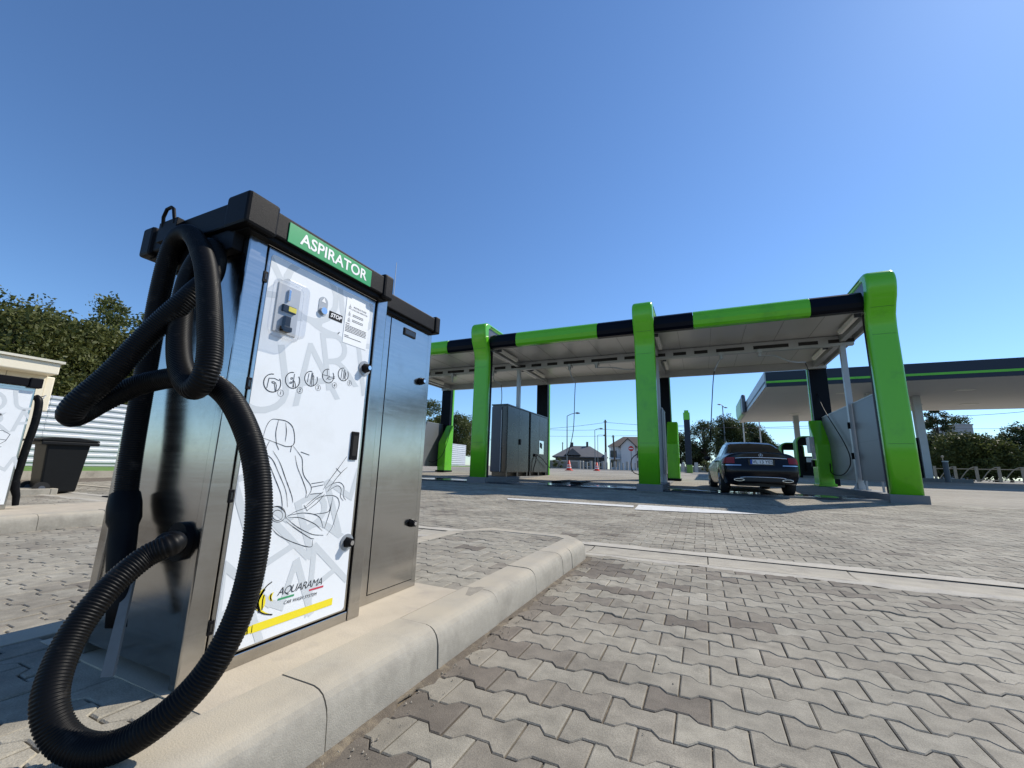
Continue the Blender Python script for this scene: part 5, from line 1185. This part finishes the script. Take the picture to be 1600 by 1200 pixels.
# ------------------------------------------------------------------ trees
def leaves(name, blobs, n, size, seed, mat, parent, gap=.0):
    n = int(n*2.3)
    rng = np.random.default_rng(seed); B = np.array(blobs); vol = B[:, 3]*B[:, 4]*B[:, 5]; pr = vol**.75; pr /= pr.sum()
    k = rng.choice(len(B), n, p=pr); d = rng.normal(size=(n, 3)); d /= np.linalg.norm(d, axis=1)[:, None]
    rr = rng.random(n)**.45; wob = 1+.30*np.sin(d[:, 0]*5+k)*np.cos(d[:, 1]*4+2*k)+.18*np.sin(d[:, 2]*9+k*3)
    C = B[k, :3]+d*(rr*wob)[:, None]*B[k, 3:6]
    # little twig clusters: pull leaves together
    cl = rng.normal(0, 1, (n//9+1, 3))*.0; C += rng.normal(0, size*.5, (n, 3))
    a = rng.normal(size=(n, 3)); a /= np.linalg.norm(a, axis=1)[:, None]; b = np.cross(a, rng.normal(size=(n, 3))); b /= np.linalg.norm(b, axis=1)[:, None]
    s = size*.60*rng.uniform(.4, 1.4, n)[:, None]; a = a*s; b = b*s*.55
    V = np.stack([C-a, C+b*.9, C+a, C-b*.9], 1)
    V -= np.array(ORG[rootof(parent).name])[None, None, :]
    me = bpy.data.meshes.new(name); me.vertices.add(4*n); me.vertices.foreach_set('co', V.ravel()); me.loops.add(4*n); me.loops.foreach_set('vertex_index', np.arange(4*n, dtype=np.int32)); me.polygons.add(n); me.polygons.foreach_set('loop_start', np.arange(0, 4*n, 4, dtype=np.int32)); me.polygons.foreach_set('loop_total', np.full(n, 4, np.int32)); me.update(calc_edges=True)
    tb = rng.random(len(B)); tint = np.clip(.2+.45*tb[k]+.35*rng.random(n), 0, 1)
    at = me.attributes.new('tint', 'FLOAT', 'POINT'); at.data.foreach_set('value', np.repeat(tint, 4).astype(np.float32)); me.polygons.foreach_set('use_smooth', np.zeros(n, bool)); me.materials.append(mat); me.validate()
    o = bpy.data.objects.new(name, me); COL.objects.link(o); o.parent = parent; return o
def tree(p, h, wr, lab, mat, n, seed, size=.22, trunk=.3, base=.25, group=None, squash=1., nb=26, name='tree', cat='tree'):
    rng = random.Random(seed); t = thing(name, lab, cat, p, group); x, y, z = p
    th = h*base; mb = MB(); mb.tube([(x, y, z-.1), (x+rng.uniform(-.1, .1), y, z+th*.6), (x+rng.uniform(-.2, .2), y, z+th*1.5), (x, y, z+h*.8)], [trunk*.55, trunk*.45, trunk*.32, trunk*.08], 8)
    blobs = []
    for i in range(nb):
        f = (i+.5)/nb; a = i*2.399+rng.uniform(-.4, .4); zz = th+(h-th)*(.10+.82*f); env = math.sin(math.pi*min(1, (.18+.80*f)))**.6
        rr = wr*env*rng.uniform(.35, .78)*squash; br = wr*rng.uniform(.17, .42)
        c = (x+rr*math.cos(a), y+rr*math.sin(a), z+zz); blobs.append((*c, br, br, br*rng.uniform(.55, .85)))
        mb.tube([(x, y, z+th+(zz-th)*.3), (x+(c[0]-x)*.5, y+(c[1]-y)*.5, z+th+(zz-th)*.75), c], [trunk*.2, trunk*.12, trunk*.03], 6)
    obj('trunk', mb, BARK, t); leaves('crown', blobs, n, size, seed, mat, t); return t
def flatp(px, r_, z): p = atr(px, 700, r_); return (p.x, p.y, z)
def trees():
    g = 'trees behind the corrugated fence'
    for (px, r_, h, wr, lab, seed, n, m, sz) in (
        (-70, 24, 5.9, 3.4, 'olive green tree at the left edge behind the cream kiosk', 11, 9000, LEAF_O, .15), (5, 25.5, 6.2, 3.2, 'broad olive green tree right above the cream kiosk roof', 12, 10000, LEAF_O, .15), (78, 27, 6.7, 3.0, 'olive tree above the black bin', 13, 10000, LEAF_O, .15),
        (128, 32, 9.6, 1.9, 'thin tall tree standing above the olive crowns left of the near hose', 14, 3800, LEAF_G, .15), (160, 27, 6.3, 2.9, 'olive tree between the bin and the near hose', 15, 9500, LEAF_O, .15), (206, 29, 8.3, 2.2, 'loose crowned tree touching the near hose', 16, 4500, LEAF_G, .15), (255, 29, 6.4, 3.0, 'olive tree mostly hidden behind the near vacuum', 17, 7000, LEAF_O, .15)):
        tree(flatp(px, r_, .4), h, wr, lab, m, n, seed, sz, .3, .12, g)
    for (px, r_, h, wr, lab, seed, n) in ((662, 52, 8.2, 2.8, 'small tree right of the vacuum cabinet beyond the left bay', 21, 4500), (688, 55, 6.6, 2.6, 'bushy tree behind the grey panel of the left bay', 22, 4500), (716, 52, 6.4, 3.0, 'olive tree between the leftmost rear column and the left green column', 23, 6500), (738, 58, 6.0, 3.0, 'olive tree hidden behind the left green column', 24, 5000)):
        tree(flatp(px, r_, .7), h, wr, lab, LEAF_G, n, seed, .17, .25, .15, 'trees seen through the left bay')
    for (px, r_, h, wr, lab, seed, n, m) in ((1060, 66, 5.8, 2.8, 'dark low tree behind the pylon foot', 31, 3600, LEAF_D), (1086, 70, 4.2, 2.6, 'dark bush right of the pylon', 35, 4000, LEAF_D), (1102, 68, 7.6, 3.0, 'loose tree with a visible trunk between pylon and sedan', 32, 3000, LEAF_D), (1142, 72, 8.3, 3.7, 'large dark round tree behind the double headed lamp', 33, 11000, LEAF_D), (1172, 76, 8.2, 3.4, 'dark tree behind the slim poles', 34, 8000, LEAF_D), (1192, 75, 6.4, 2.8, 'dark tree at the end of the row under the fuel canopy', 36, 5500, LEAF_D)):
        tree(flatp(px, r_, GZ), h, wr, lab, m, n, seed, .20, .4, .2 if seed != 32 else .3, 'dark trees behind the parked sedan')
    for (px, r_, h, wr, lab, seed, n, m) in ((1470, 72, 9.6, 1.7, 'tall narrow poplar behind the right hedge', 41, 4500, LEAF_D), (1462, 58, 4.3, 2.7, 'dark leafy tree right of the canopy post', 42, 6500, LEAF_D), (1492, 56, 3.9, 2.9, 'green tree before the far grey block', 43, 7500, LEAF_G), (1520, 56, 4.3, 3.0, 'broad green tree in the middle of the right hedge', 44, 8000, LEAF_G), (1548, 56, 3.5, 2.7, 'green tree at the right end of the hedge', 45, 6500, LEAF_G), (1570, 66, 3.9, 2.0, 'small loose tree between hedge and right edge', 46, 2600, LEAF_G), (1598, 58, 5.0, 2.5, 'dark tree at the right picture edge', 47, 6000, LEAF_D), (1640, 58, 5.2, 2.8, 'dark tree just outside the right picture edge', 48, 4000, LEAF_D), (1440, 64, 4.2, 2.8, 'dark tree behind the right green column', 49, 4500, LEAF_D), (1345, 70, 5.0, 3.5, 'dark tree behind the right divider panels', 50, 3500, LEAF_D)):
        tree(flatp(px, r_, GZ), h, wr, lab, m, n, seed, .17, .3, .08, 'trees along the right side')
    p = flatp(899, 52, GZ)
    for k, (px, r_, lab) in enumerate(((872, 52, 'small shrub before the grey garden wall'), (1052, 55, 'weedy shrub at the pylon foot, left of it'), (1100, 54, 'weedy shrub right of the pylon foot'))): tree(flatp(px, r_, GZ), 1.4, .8, lab, LEAF_G, 700, 60+k, .09, .06, .1, 'roadside shrubs', name='shrub', cat='shrub', nb=7)
    # far grey block with rooftop plants
    a, b = atr(1497, 700, 110), atr(1532, 700, 110); zt = atr(1515, 664, 110).z
    t = thing('apartment_block', 'far grey flat roofed block with rooftop plants above the right hedge', 'building', (a.x, a.y, GZ)); w_ = obj('wall', MB().box(a.x, b.x, a.y, a.y+8, GZ, zt), FARB, t); obj('parapet', MB().box(a.x-.1, b.x+.1, a.y-.1, a.y+8.1, zt+.002, zt+.25), FARB, t)
    leaves('rooftop_plants', [(a.x+(b.x-a.x)*f, a.y+1, zt+.9, .7, .6, 1.1) for f in (.08, .2, .42, .6, .9)], 700, .22, 5, LEAF_G, t)
trees()
